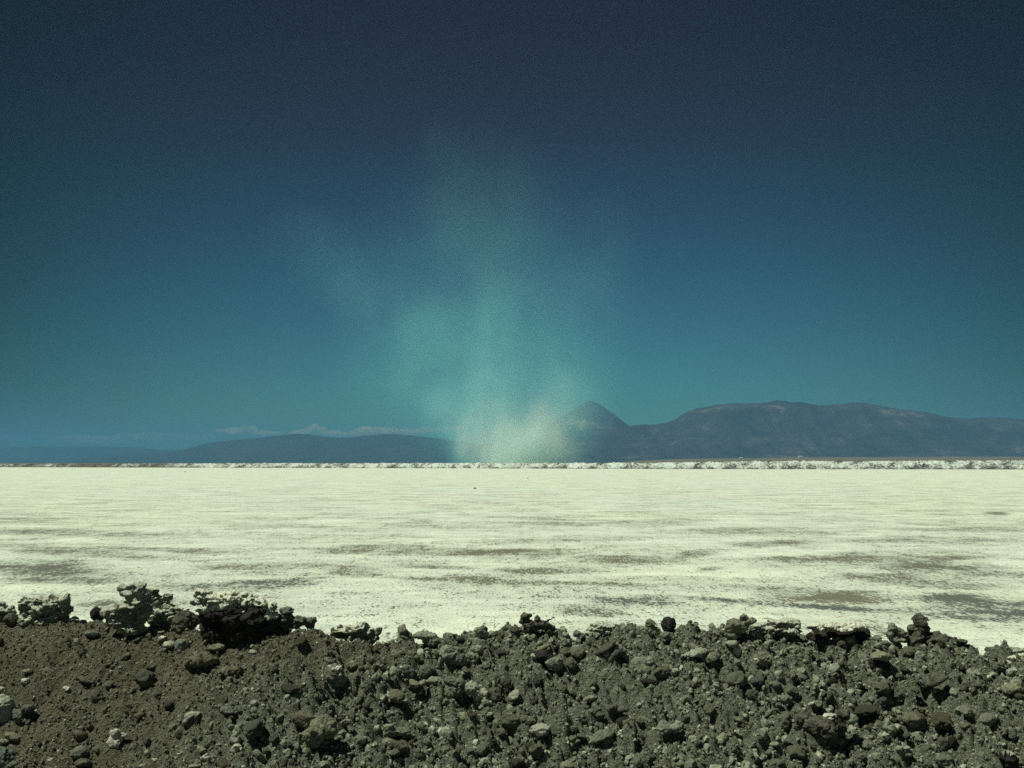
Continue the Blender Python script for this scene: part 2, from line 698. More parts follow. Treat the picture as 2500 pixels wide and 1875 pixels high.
rock('A0', 'tall knobbly tower boulder with an overhanging dark head', 'darkcrust',
     [(1700, 175, 125, 50), (1585, 190, 60, 22), (1640, 245, 75, 55), (1760, 260, 95, 70), (1620, 310, 45, 28), (1700, 320, 90, 50), (1650, 460, 190, 100), (1780, 400, 100, 110), (1430, 500, 110, 60),
      (1790, 520, 80, 110), (1600, 560, 160, 60), (1640, 690, 200, 90), (1500, 620, 140, 70)], 780, 1.2, 'the tall tower boulder')
rock('A0', 'salt-dusted boulder with a crooked brown head leaning on the tower boulder', 'crusted',
     [(1950, 230, 90, 50), (2080, 290, 75, 55), (2120, 330, 40, 60), (1970, 320, 90, 80), (2060, 470, 190, 100), (1980, 570, 150, 80), (2160, 570, 130, 100), (2250, 500, 120, 70), (2080, 650, 170, 60)], 640, 1.2, 'the crook-headed boulder')
rock('A1', 'rock coloured dark for the shade under the crook-headed boulder', 'dark', [(120, 620, 170, 130), (60, 730, 120, 70)], 720, 1.0)  # shade of the hollow carried by the dark rock colour
rock('A1', 'largest boulder on the crest, thick white crust over a hollow coloured black for shade', 'black',  # black body colour stands in for shade below the overhanging crust
     [(420, 600, 170, 150, 0, .03), (560, 700, 220, 170, 0, .03), (800, 740, 240, 190, 0, .03), (1050, 740, 230, 210, 0, .03), (1190, 640, 120, 180, 0, .03), (780, 520, 420, 150, 0, .03)], 880, .8, 'the white-crusted great boulder',
     crust=[(340, 270, 110, 60), (280, 350, 90, 60), (480, 330, 150, 90), (700, 275, 140, 65), (620, 390, 160, 85), (420, 440, 130, 60), (820, 300, 120, 60), (900, 350, 130, 60), (1010, 380, 130, 60),
            (780, 450, 190, 75), (1050, 480, 150, 70), (1210, 440, 95, 70), (1180, 530, 120, 60), (950, 560, 180, 50), (600, 520, 160, 60), (330, 470, 80, 45)])
rock('A1', 'cluster-shaped dark boulder stepping down from the white-crusted great boulder', 'darkgrey',
     [(1400, 465, 90, 45), (1400, 560, 110, 70), (1560, 590, 120, 60), (1680, 600, 80, 55), (1690, 660, 60, 45), (1450, 650, 130, 60)], 690, 1.2, 'the stepped dark boulder')
rock('A1', 'flat tan stone below the stepped dark boulder', 'tan', [(1680, 742, 68, 28)], None, .6)
rock('A1', 'rounded grey stone under the crook-headed boulder on the earth', 'grey', [(70, 890, 85, 85)], None, .6, 'the rounded grey stone')
rock('A1', 'grey-olive stone at the mouth of the black hollow', 'olive', [(520, 930, 110, 50)], None, .6)
rock('A1', 'pale flat chip at the right lip of the black hollow', 'pale', [(985, 985, 95, 28, -8)], None, .6)
rock('A1', 'dark earth hump below the black hollow', 'brown', [(330, 1090, 190, 90), (200, 1130, 110, 60)], None, .8)
rock('A0', 'white salty stone below the crook-headed boulder, biggest of three', 'white', [(2130, 895, 90, 42)], None, 1.0)
rock('A0', 'whitish stone directly above the biggest of the three white ones', 'crusted', [(2040, 830, 65, 48)], None, 1.0)
rock('A0', 'yellowish chip on top of the three white stones', 'tan', [(1990, 740, 70, 30, -10)], None, .8)
rock('A0', 'tan pebble alone on smooth dark earth below the tower boulder', 'tan', [(965, 852, 45, 38)], None, .6)
rock('A0', 'flat bluish stone half sunk under the near-black round stone', 'blue', [(1160, 755, 105, 35)], None, .5)

rock('A2', 'grey-crusted boulder on the crest right of a bright gap', 'crusted',
     [(80, 700, 160, 80), (-110, 735, 150, 65), (200, 740, 110, 70), (310, 720, 45, 45), (240, 800, 90, 45), (-150, 685, 45, 30), (-20, 800, 180, 60), (120, 850, 170, 45)], 830, 1.1, 'the grey-crusted crest boulder')
rock('A2', 'egg-shaped olive stone standing on the crest above dark rubble', 'olive', [(640, 720, 75, 65), (650, 790, 110, 55), (660, 840, 110, 45)], 860, .6, 'the egg-shaped crest stone')
rock('A2', 'flat grey slab stone with a pale edge between two crest stones', 'grey', [(900, 785, 150, 55), (990, 840, 110, 70), (860, 800, 60, 30)], 880, .7, 'the pale-edged slab')
rock('A2', 'small grey stone on the crest beside a black one', 'grey', [(1220, 785, 80, 50), (1170, 820, 40, 40)], 830, .8)
rock('A2', 'black flat stone on the crest beside the steep-sided boulder', 'black', [(1370, 845, 78, 38)], 860, .7)
rock('A2', 'steep-sided grey crest boulder with a shaded black base', 'grey', [(1590, 750, 120, 85), (1640, 700, 70, 50), (1600, 840, 125, 60), (1480, 810, 50, 40)], 870, .7, 'the steep-sided boulder')
rock('A2', 'rounded brown stone tucked against the steep-sided boulder', 'brown', [(1770, 785, 48, 48)], 820, .5)
rock('A2', 'dark slanting clod leading up to the twig-bearing lump', 'dark', [(1900, 785, 105, 50, 30), (2060, 730, 80, 55, 20), (2010, 700, 30, 30)], 800, 1.1)
rock('A2', 'small round stone at the low gap of the crest', 'darkgrey', [(495, 868, 45, 36)], 880, .5)
rock('A2', 'broad grey-green boulder on the face under the pale-edged slab', 'grey', [(1250, 990, 150, 105), (1350, 1080, 160, 95), (1480, 1070, 100, 80)], None, .8, 'the broad grey-green boulder')
rock('A2', 'pale stone capping the broad grey-green boulder', 'pale', [(1570, 945, 90, 55)], None, .8)
rock('A2', 'tan stone with a black underside below the grey-crusted crest boulder', 'tan', [(20, 1150, 65, 55)], None, .5)
rock('B2', 'dark blue-grey stone, left twin of a pair under the broad grey-green boulder', 'blue', [(680, 110, 125, 85)], None, .7, 'the dark pair of stones')
rock('B2', 'dark blue-grey stone, right twin of a pair under the broad grey-green boulder', 'blue', [(910, 105, 100, 75)], None, .7)
rock('B2', 'cleft tan block with a sunlit face below the dark pair', 'tan', [(780, 260, 80, 55, 20), (880, 240, 45, 42)], None, .4, 'the cleft tan block')
rock('B2', 'grey-green wedge stone beside the cleft tan block', 'grey', [(1030, 220, 120, 50)], None, .7)
rock('B2', 'flat-topped dark stone with a deep shadow beside whitish rubble', 'darkgrey', [(1290, 230, 140, 55, 10), (1270, 330, 150, 100)], None, .9, 'the flat-topped dark stone')
rock('B2', 'whitish crumbly chunk leaning down the middle of the face', 'pale', [(1520, 310, 95, 80), (1600, 390, 90, 80), (1670, 490, 110, 90)], None, 1.2, 'the whitish crumbly chunk')
rock('B2', 'dark upright stone at the edge of the whitish crumbly chunk', 'dark', [(1830, 400, 75, 100)], None, .9)
rock('B2', 'finger-shaped olive stone lying aslant below the whitish crumbly chunk', 'olive', [(1440, 710, 80, 45, 30), (1530, 655, 75, 45, 30)], None, .6, 'the finger-shaped stone')
rock('B2', 'sheep-shaped stone, pale at one end and black at the other', 'grey', [(480, 840, 105, 75), (620, 850, 105, 55)], None, .7, 'the sheep-shaped stone',
     crust=[(460, 800, 70, 40), (430, 850, 40, 40)], crust_mat='pale', crust_name='pale_patch')
rock('B2', 'dark stone with a white glint behind the sheep-shaped stone', 'darkgrey', [(890, 790, 90, 50, 15)], None, .6)
rock('B2', 'dark brown clod below the sheep-shaped stone', 'brown', [(620, 1040, 110, 80)], None, .9)
rock('B2', 'bluish flake lying under the dark brown clod', 'blue', [(520, 1125, 90, 42, -10)], None, .8)
rock('B2', 'pale flat flake near the foot of the face under the finger-shaped stone', 'pale', [(1260, 1210, 62, 26, 15)], None, .6)

rock('A3', 'dark jagged lump on the crest carrying a bent twig', 'dark', [(-30, 555, 70, 50), (-75, 600, 42, 36), (110, 575, 45, 48), (130, 650, 140, 55), (250, 670, 75, 42), (20, 640, 90, 50)], 690, 1.2, 'the twig-bearing lump')
stick('twig', 'bent dark twig sticking out of the jagged crest lump', 'twig', [[(180, 640, 0), (235, 600, 0), (270, 577, -.01), (330, 566, -.01)]], .0075, 'black', 'A3', (200, 690))
rock('A3', 'domed clump of grey crust on the crest past the twig-bearing lump', 'darkcrust', [(930, 690, 190, 65), (1040, 680, 90, 50), (850, 655, 100, 35), (1090, 715, 38, 40), (900, 740, 200, 40)], 740, 1.3, 'the domed crust clump')
rock('A3', 'two-toned little stone beside the domed crust clump', 'darkgrey', [(610, 755, 52, 45)], 780, .9)
rock('A3', 'pale crumb stone touching the domed crust clump', 'crusted', [(705, 770, 50, 40)], None, 1.0)
rock('A3', 'olive clump of clods on the crest beside the black block', 'olive', [(1530, 635, 70, 52), (1420, 700, 80, 50), (1550, 715, 120, 55)], 750, 1.1)
rock('A3', 'upright black block stone standing on the crest', 'black', [(1760, 645, 92, 95), (1745, 590, 75, 38), (1800, 620, 50, 60)], 735, .4, 'the upright black block')
rock('A3', 'rounded grey stone directly under the upright black block', 'darkgrey', [(1740, 785, 98, 52)], None, .7)
rock('A3', 'dark slab leaning down the face, coloured dark in place of a shaded hollow', 'dark', [(990, 925, 160, 45, -32), (1100, 1010, 150, 70, -35), (1200, 1090, 100, 60, -30)], None, .6, 'the leaning dark slab')  # a shadowed hollow modelled as a dark slab
rock('A3', 'pale stone propped at the lower end of the leaning dark slab', 'grey', [(1400, 1130, 125, 75), (1520, 1110, 70, 60)], None, .8, 'the propped pale stone')
rock('B3', 'grey hanging stone over a black hole under the propped pale stone', 'grey', [(1450, 90, 120, 80)], None, .8)
rock('B3', 'black stone standing in for the shaded hole beneath the grey hanging stone', 'black', [(1480, 240, 115, 52)], None, .5)  # shade in the hole modelled as a black stone
rock('A3', 'upright grey stone on the face below the twig-bearing lump', 'grey', [(340, 1140, 110, 90)], None, .7, 'the upright grey stone')
rock('A3', 'thin olive slab roofing a black hollow under the twig-bearing lump', 'olive', [(170, 935, 110, 32, -25)], None, .7)
rock('A3', 'black stone in place of the shaded hollow under the thin olive slab', 'black', [(170, 1040, 130, 70)], None, .6)  # solid black stone where the slab's hollow is only in shade
rock('A3', 'long pale ledge stone below the crest near the black block', 'pale', [(2080, 1010, 170, 45, -14), (2200, 1050, 90, 50)], None, .9, 'the long pale ledge')
rock('B3', 'tan cube-like stone above the little white pebble pair', 'tan', [(800, 95, 60, 35)], None, .4)
rock('B3', 'white pebble shining under the upright grey stone', 'white', [(500, 168, 28, 26)], None, .6)
rock('B3', 'tan bar stone lying inside a dark hollow mid-face', 'tan', [(770, 440, 95, 32, -12)], None, .7)
rock('B3', 'dark brown stone just above the eyeball-like pair', 'dark', [(1060, 570, 85, 60), (1170, 570, 90, 42)], None, .6)
rock('B3', 'glossless dark round stone bearing a white pebble', 'black', [(1210, 745, 112, 75)], None, .5, 'the dark stone with the pebble')
rock('B3', 'white pebble perched on the dark round stone', 'white', [(1272, 696, 36, 36)], None, .3)
rock('B3', 'dark blue-grey slab lying flush in the earth', 'darkgrey', [(930, 915, 190, 60, -22), (1060, 980, 120, 45, -25)], None, .4, 'the flush dark slab')
rock('B3', 'whitish rough stone beside the flush dark slab', 'crusted', [(1190, 880, 65, 48)], None, 1.1)
rock('B3', 'pair-lobed grey lump to the far side of the flush dark slab', 'grey', [(1710, 800, 100, 75), (1860, 790, 85, 60)], None, .9, 'the two-lobed grey lump')
rock('B3', 'large pale tan stone cut by the bottom edge of the frame', 'tan', [(480, 1290, 90, 65)], None, .6, 'the pale tan stone at the bottom')
rock('B3', 'small grey-green stone near the bottom beside the pale tan one', 'blue', [(770, 1248, 46, 36)], None, .4)
rock('B3', 'lone tan wedge on bare earth under the two-lobed grey lump', 'tan', [(1900, 1172, 50, 26, -25)], None, .5)

rock('A4', 'grey-brown crest boulder with a dark overhanging brow', 'olive', [(380, 670, 150, 90), (330, 770, 100, 60), (500, 560, 70, 36), (560, 600, 90, 48)], 820, .9, 'the dark-browed boulder')
rock('A4', 'saddle-backed dark crest boulder behind the dark-browed boulder', 'darkcrust', [(950, 630, 180, 55), (1120, 640, 90, 60), (700, 660, 130, 40), (850, 710, 230, 55), (1000, 720, 200, 60)], 760, 1.1, 'the saddle-backed boulder')
rock('A4', 'banded dark boulder, blackened for shade, with a frosting of white salt on top', 'black',  # dark rock deepened to black for the shade under the crust
     [(1480, 790, 200, 80, -15, .06), (1800, 800, 250, 100, 0, .06), (1760, 880, 190, 60, 0, .06), (1950, 760, 100, 90, 0, .05)], 900, .9, 'the salt-frosted banded boulder',
     crust=[(1400, 680, 110, 48), (1600, 655, 150, 60), (1850, 665, 160, 52), (1990, 680, 55, 45), (1700, 700, 200, 40)])
rock('A4', 'olive wedge stone on the face beneath the salt-frosted banded boulder', 'olive', [(1130, 965, 105, 60)], None, .5)
rock('A4', 'pale olive block under the saddle-backed boulder', 'olive', [(780, 1070, 140, 75, 20), (740, 1130, 110, 50)], None, .7, 'the pale olive block')
rock('A4', 'smooth oval white pebble above the pale olive block', 'white', [(652, 1080, 30, 19)], None, .2)
rock('A4', 'broad olive ledge stone below the dark-browed boulder', 'olive', [(90, 1060, 120, 60, -10)], None, .9)
rock('A4', 'pale stone right beneath the dark-browed boulder', 'pale', [(350, 885, 85, 50)], None, .9)
rock('A5', 'pointed tan stump of rock on the crest', 'tan', [(430, 740, 65, 50), (405, 705, 25, 30), (540, 800, 100, 48), (410, 830, 60, 60), (500, 890, 130, 60)], 930, .9, 'the pointed tan stump')
rock('A5', 'grey stone below the pointed tan stump with a tan chip on it', 'grey', [(225, 880, 65, 40), (340, 960, 115, 62)], None, 1.0)
rock('A5', 'mushroom-like stone, its lit top coloured pale and shaded base black', 'black', [(265, 1215, 155, 90)], None, .5, 'the pale-capped stone', crust=[(285, 1115, 140, 75)], crust_mat='tan', crust_name='lit_cap')  # cap and base colours carry the lit top and shaded underside
rock('A5', 'sphinx-like dark boulder with a raised square head', 'dark',
     [(810, 650, 105, 70), (890, 615, 45, 36), (745, 740, 70, 55), (840, 740, 90, 70), (780, 880, 160, 110), (900, 950, 250, 100), (1100, 890, 240, 80), (1300, 920, 140, 55), (1380, 940, 60, 50), (1350, 1010, 180, 45)], 1010, .8, 'the sphinx-like boulder')
rock('A5', 'pale slab on the crest shading a dark gap, at the right edge', 'pale', [(2020, 1035, 215, 42)], 1060, .7, 'the pale edge slab')
rock('A5', 'dark stone filling in for the shaded gap beneath the pale edge slab', 'black', [(1950, 1085, 140, 42)], None, .7)  # black stone takes the place of shade under the slab
rock('A5', 'ragged dark clod between the sphinx-like boulder and the pale edge slab', 'darkgrey', [(1780, 1030, 90, 50), (1840, 1000, 30, 40)], 1060, 1.3)
rock('A5', 'pale rubble stone under the pale edge slab', 'crusted', [(2080, 1155, 95, 46), (2000, 1200, 90, 35, -20)], None, 1.0)
rock('A5', 'white pebble below the tail of the sphinx-like boulder', 'white', [(1500, 1096, 30, 28)], None, .3)
rock('B5', 'white-streaked stone near the right edge', 'speckled', [(2040, 120, 70, 55, -40), (2110, 195, 85, 45, -25)], None, 1.0, 'the white-streaked stone',
     crust=[(2030, 110, 50, 35, -40), (2070, 185, 45, 38), (2150, 215, 40, 22)], crust_mat='white', crust_name='salt_streak')
rock('B5', 'dark oval stone with a pale stripe down its side', 'darkgrey', [(845, 240, 100, 100)], None, .4, 'the striped oval stone',
     crust=[(792, 170, 18, 42), (806, 235, 13, 45)], crust_mat='pale', crust_name='pale_stripe')
rock('B5', 'sunken dark slab standing in for a shaded hollow beside the striped oval stone', 'dark', [(1060, 220, 140, 45, -25), (1340, 370, 135, 70, -25)], None, .5, 'the sunken dark slab')  # dark slab added where a hollow lies in shadow
rock('B5', 'pale chip behind the striped oval stone', 'pale', [(880, 62, 45, 36)], None, .6)
rock('B5', 'pale tan star-shaped clod above the sunken dark slab', 'tan', [(1570, 125, 75, 36), (1570, 110, 25, 45)], None, 1.1)
rock('B5', 'cream crumb pair near the white-streaked stone', 'white', [(1740, 185, 46, 38), (1800, 145, 40, 28)], None, 1.1)
rock('B5', 'olive stone with white drips under the white-streaked stone', 'olive', [(2050, 340, 130, 80)], None, .8)
rock('B4', 'bowl-shaped dark boulder with a white salt vein, largest low on the face', 'dark',
     [(1430, 820, 285, 180), (1500, 900, 210, 110), (1250, 710, 110, 90), (1740, 650, 80, 50, 20), (1650, 760, 110, 110)], None, .7, 'the bowl-shaped boulder',
     crust=[(1590, 680, 85, 62), (1630, 780, 60, 50), (1570, 865, 62, 26, 25)], crust_mat='speckled', crust_name='salt_vein')
rock('B4', 'tan stone with cream chips on the rim of the bowl-shaped boulder', 'tan', [(1390, 510, 95, 40, -10)], None, .9, crust=[(1340, 505, 50, 20, -25)], crust_mat='white', crust_name='cream_chip')
rock('B4', 'grey round stone, upper of three in a cluster', 'grey', [(890, 255, 75, 46)], None, .6)
rock('B4', 'grey round stone, side one of the cluster of three', 'grey', [(1105, 345, 70, 60)], None, .6, 'the cluster of three')
rock('B4', 'dark round stone, lowest of the cluster of three', 'darkgrey', [(1000, 440, 92, 58)], None, .6)
rock('B4', 'blue-grey stone over a black pit below the salt-frosted boulder', 'blue', [(1640, 130, 60, 50)], None, .8)
rock('B4', 'black stone standing in for the shaded pit under the blue-grey stone', 'black', [(1625, 222, 58, 55)], None, .6)  # darkness of the pit given as a black stone
rock('B4', 'brown mound of earth under the pale olive block', 'brown', [(1060, 165, 115, 60)], None, .8)
rock('B4', 'long pale curved slab like driftwood low on the face', 'tan', [(190, 970, 100, 38, -38), (380, 1080, 150, 42, -12), (560, 1120, 120, 38)], None, .7, 'the driftwood-like slab')
rock('B4', 'olive angular stone beside the driftwood-like slab', 'olive', [(875, 1012, 75, 42)], None, .4)
rock('B4', 'oval white pebble above the driftwood-like slab', 'white', [(382, 850, 34, 15)], None, .2)
rock('B4', 'grey weathered block between the driftwood-like slab and the bowl-shaped boulder', 'grey', [(760, 750, 95, 60)], None, .9)
rock('B4', 'pale rod-like stone leaning up to the driftwood-like slab', 'olive', [(430, 710, 85, 32, 30)], None, .6)
rock('B5', 'grey lobed stone below the bowl-shaped boulder', 'grey', [(370, 880, 100, 95)], None, .6, 'the grey lobed stone')
rock('B5', 'small pale disc stone resting by the grey lobed stone', 'pale', [(505, 860, 58, 50)], None, .4)
rock('B5', 'dark bluish stone on the other flank of the grey lobed stone', 'blue', [(160, 935, 80, 72)], None, .5)
rock('B5', 'pale-topped loaf stone near the bottom of the face', 'grey', [(580, 1195, 125, 78)], None, .5, 'the loaf stone', crust=[(530, 1150, 60, 32), (630, 1140, 45, 26)], crust_mat='pale', crust_name='pale_top')
rock('B5', 'dark sloped stone just above the loaf stone', 'darkgrey', [(130, 1105, 100, 70)], None, .6)
rock('B5', 'small grey cube stone between the dark sloped stone and the loaf stone', 'grey', [(260, 1182, 55, 48)], None, .4)
rock('B5', 'large dark rounded boulder at the bottom edge with a greenish top', 'darkgrey', [(1150, 1300, 135, 120)], None, .4, 'the dark boulder at the bottom')
rock('B5', 'dark upright stone above the dark boulder at the bottom', 'dark', [(1120, 1090, 80, 88)], None, .6)
rock('B5', 'black stone put in for the shaded gap beside the dark upright stone', 'black', [(1250, 1060, 58, 85)], None, .5)  # gap's shade built as a black stone
rock('B5', 'dark brown earth mound right of the bowl-shaped boulder', 'brown', [(720, 760, 170, 90)], None, .7, 'the dark earth mound')
rock('B5', 'white sliver of stone on dark rubble above the forked twig', 'white', [(1810, 1037, 58, 18, 10)], None, .5)
rock('B5', 'black stone underneath the forked pale twig', 'black', [(2000, 1280, 140, 80)], None, .5, 'the black stone by the twig')
stick('twig', 'forked salt-whitened twig lying on a black stone', 'twig', [[(1905, 1185, 0), (1950, 1192, -.01), (2010, 1205, -.01), (2060, 1225, -.01), (2125, 1270, 0)], [(2000, 1203, -.01), (2030, 1255, 0)]], .013, 'white', 'B5', (2000, 1250))

rock('B0', 'tan boulder with a smooth sunlit flank cut by the left edge', 'pale', [(-30, 620, 200, 205), (70, 640, 130, 150, 30)], None, 0, 'the tan flank boulder')
rock('B0', 'dark stone leaning on the tan flank boulder with a white chip', 'darkgrey', [(290, 670, 150, 80, 35), (340, 570, 95, 46)], None, .8, 'the white-chipped stone')
rock('B0', 'white chip stuck on the dark leaning stone', 'white', [(382, 560, 26, 24)], None, .4)
rock('B0', 'olive flat stone below the tan flank boulder', 'olive', [(165, 915, 115, 42, 18)], None, .6)
rock('B0', 'grey-green stone at the frame edge above the blue-grey corner boulder', 'grey', [(20, 990, 95, 42)], None, .6)
rock('B0', 'blue-grey smooth boulder in the bottom corner', 'blue', [(30, 1215, 195, 170), (130, 1290, 180, 80)], None, .3, 'the blue-grey corner boulder')
rock('B0', 'pale cone-shaped stone like a broken tooth on dark soil', 'white', [(1440, 1080, 135, 68), (1455, 985, 98, 100), (1455, 880, 60, 70), (1545, 895, 65, 32, 15)], None, .25, 'the tooth-like pale stone', thick=.9)
rock('B0', 'round cream pebble near the blue-grey corner boulder', 'white', [(640, 1208, 46, 38)], None, .5)
rock('B0', 'yellowish crumb stone topping a pale cluster on the left soil', 'tan', [(340, 98, 62, 32)], None, 1.2, 'the pale stone cluster')
rock('B0', 'grey-white jagged stone within the pale cluster', 'speckled', [(320, 225, 72, 46, 25)], None, 1.2)
rock('B0', 'dark lump beside the grey-white jagged stone', 'dark', [(480, 215, 78, 65)], None, 1.0)
rock('B0', 'pale frame-edge stone below the pale cluster', 'pale', [(15, 325, 48, 36)], None, .9)
rock('B0', 'dark lengthwise stone standing in for a shaded slot mid-slope on smooth soil', 'dark', [(1090, 205, 135, 34, 18)], None, .8)  # a shadowed slot in the soil, built as a dark stone
rock('B0', 'charcoal round clod on smooth soil under the great boulder', 'dark', [(1905, 50, 66, 46)], None, .8)
rock('B0', 'brown wedge casting a dark gap left of the blue flat stone', 'brown', [(1760, 650, 82, 38)], None, .6)
rock('B0', 'dark clod just above the tooth-like pale stone', 'brown', [(990, 890, 100, 60, 20)], None, .9)
rock('B0', 'rubbly dark clod low on the soil near the round cream pebble', 'darkgrey', [(980, 1120, 130, 85)], None, 1.1)
rock('B0', 'rusty brown flat stone at the bottom of the soil', 'brown', [(1050, 1250, 105, 55)], None, .6)
rock('B0', 'pale flat stone at the bottom under the tooth-like stone', 'pale', [(1790, 1285, 60, 34)], None, .7)
rock('B1', 'blue-grey pair-winged flat stone alone on smooth soil', 'blue', [(660, 590, 110, 52, 12), (810, 570, 68, 45, 25)], None, .4, 'the blue flat stone')
rock('B1', 'big olive boulder split by a crack low on the soil', 'olive', [(1850, 800, 185, 125), (1720, 920, 180, 120), (1900, 890, 110, 65), (1600, 1085, 155, 75), (1680, 1010, 130, 50)], None, .45, 'the split olive boulder')
rock('B1', 'dark brown hump behind the split olive boulder', 'brown', [(1590, 690, 160, 90, 25)], None, .6)
rock('B1', 'dark earth lump high on the soil under the great boulder', 'brown', [(740, 105, 130, 85), (600, 90, 90, 50)], None, .9)
rock('B1', 'white-speckled dark stone beside a white splinter', 'speckled', [(1990, 130, 140, 120), (2050, 215, 110, 80)], None, .9, 'the white-speckled stone', crust=[(1960, 210, 48, 48)], crust_mat='white', crust_name='salt_patch')
stick('splinter', 'thin white splinter standing beside the white-speckled stone', 'twig', [[(1850, 215, 0), (1843, 130, -.02), (1855, 15, -.02)]], .008, 'white', 'B1', (1850, 215))
rock('B1', 'pale triangular stone on soil left of the split olive boulder', 'pale', [(745, 950, 72, 58, 25), (750, 890, 32, 32)], None, .6)
rock('B1', 'light stone just right of the blue flat stone', 'pale', [(975, 495, 58, 36)], None, .6)
rock('B1', 'rough grey-white block at the bottom of the soil', 'speckled', [(380, 1215, 85, 75)], None, 1.0)
rock('B1', 'olive slip of stone above the rough grey-white block', 'olive', [(320, 1080, 62, 42, 30)], None, .6)
rock('B1', 'white bright chip near the tooth-like pale stone', 'white', [(32, 1140, 32, 18, 25)], None, .5)
rock('B1', 'tan low stone cut by the bottom edge left of the grey-white block', 'tan', [(230, 1290, 75, 28)], None, .7)

# --- further loose stones: shared meshes, one object each, larger than the rubble
stone_meshes = []
for k in range(9):
    v, f = ICO[4]
    q = v * np.array([1, .8 + .3 * rng.random(), .6 + .3 * rng.random()])
    for _ in range(6):                                  # broken planes
        nrm = rng.normal(size=3)
        nrm /= np.linalg.norm(nrm)
        lim = .62 + .25 * rng.random()
        dd = q @ nrm - lim
        q = q - np.outer(np.clip(dd, 0, None) * .9, nrm)
    n_ = q / np.linalg.norm(q, axis=1)[:, None]
    q = q + n_ * (.15 * fbm(q * 1.9, 3, 300 + k) + .09 * ridged(q * 3.2, 4, 330 + k) + .30 * (.5 - cells(q * 1.7 + k, 350 + k)[0]) + .12 * (.5 - cells(q * 4 + k, 370 + k)[0]))[:, None]
    stone_meshes.append(raw_mesh('stone', q - np.array([0, 0, q[:, 2].min()]), f))

TONES = [('grey', 'grey'), ('grey', 'grey'), ('darkgrey', 'dark grey'), ('olive', 'olive'), ('olive', 'olive'), ('tan', 'tan'), ('pale', 'pale'),
         ('dark', 'dark brown'), ('blue', 'blue-grey'), ('brown', 'earth-brown'), ('crusted', 'salt-dusted')]
SHAPED = ['blunt', 'angular', 'flattened', 'rounded', 'lumpy', 'wedge-like']
sm_mats = {}
for mk, _ in TONES:
    for k in range(9):
        pass
used = set()
cnt = 0
tries = 0
while cnt < 150 and tries < 6000:
    tries += 1
    X = rng.uniform(-40, 2540)
    cr = np.interp(X, CREST[:, 0], CREST[:, 1])
    Y = rng.uniform(cr + 8, 1868)
    dep = hit(X, Y)
    if dep is None:
        continue
    P = EYE + ray(X, Y) * dep
    tv = float(crest_y(P[0]) - P[1])
    ram = float(rough_amt(np.array([P[0]]), np.array([tv]))[0])
    if rng.random() > ram ** 2 * 1.1:
        continue
    rpx = 9 + 15 * rng.random() ** 2.2
    if any((X - a_) ** 2 + (Y - b_) ** 2 < (.85 * r_ + rpx) ** 2 for a_, b_, r_ in PLACED):
        continue
    mk, tone = TONES[rng.integers(len(TONES))]
    sh = SHAPED[rng.integers(len(SHAPED))]
    near = sorted(MAJOR, key=lambda m_: (m_[0] - X) ** 2 + (m_[1] - Y) ** 2)
    a_ = near[0]
    if abs(a_[1] - Y) > 1.2 * abs(a_[0] - X):
        lab = f"{tone} {sh} stone just {'above' if Y < a_[1] else 'below'} {a_[2]}"
    else:
        other = [m_ for m_ in near[1:] if (m_[0] - X) * (a_[0] - X) < 0]
        if not other:
            continue
        lab = f"{tone} {sh} stone between {a_[2]} and {other[0][2]}"
    if (tone, a_[2], lab.split()[3 if ' ' in tone else 2]) in used or lab in used or len(lab.split()) > 16:
        continue
    used.add(lab)
    mshape = {'blunt': 0, 'angular': 1, 'flattened': 2, 'rounded': 3, 'lumpy': 4, 'wedge-like': 5}[sh]
    key = (mshape if rng.random() < .6 else (mshape + 3) % 9, mk)
    if key not in sm_mats:
        mm = stone_meshes[key[0]].copy()
        mm.materials.clear()
        mm.materials.append(M[mk])
        sm_mats[key] = mm
    o = bpy.data.objects.new('stone', sm_mats[key])
    C.objects.link(o)
    s = rpx * dep / FPX
    fl = .62 if sh == 'flattened' else .85 + .25 * rng.random()
    o.scale = (s * (1 + .3 * rng.random()), s, s * fl)
    o.rotation_euler = (R(25) + rng.normal(0, .35), rng.normal(0, .35), rng.uniform(0, 6.28))
    o.location = Vector(P) - Vector((0, 0, s * .5)) + Vector((0, -s * .15, 0))
    tag(o, lab, 'stone', 'loose stones on the earth bank')
    PLACED.append((X, Y, rpx))
    cnt += 1


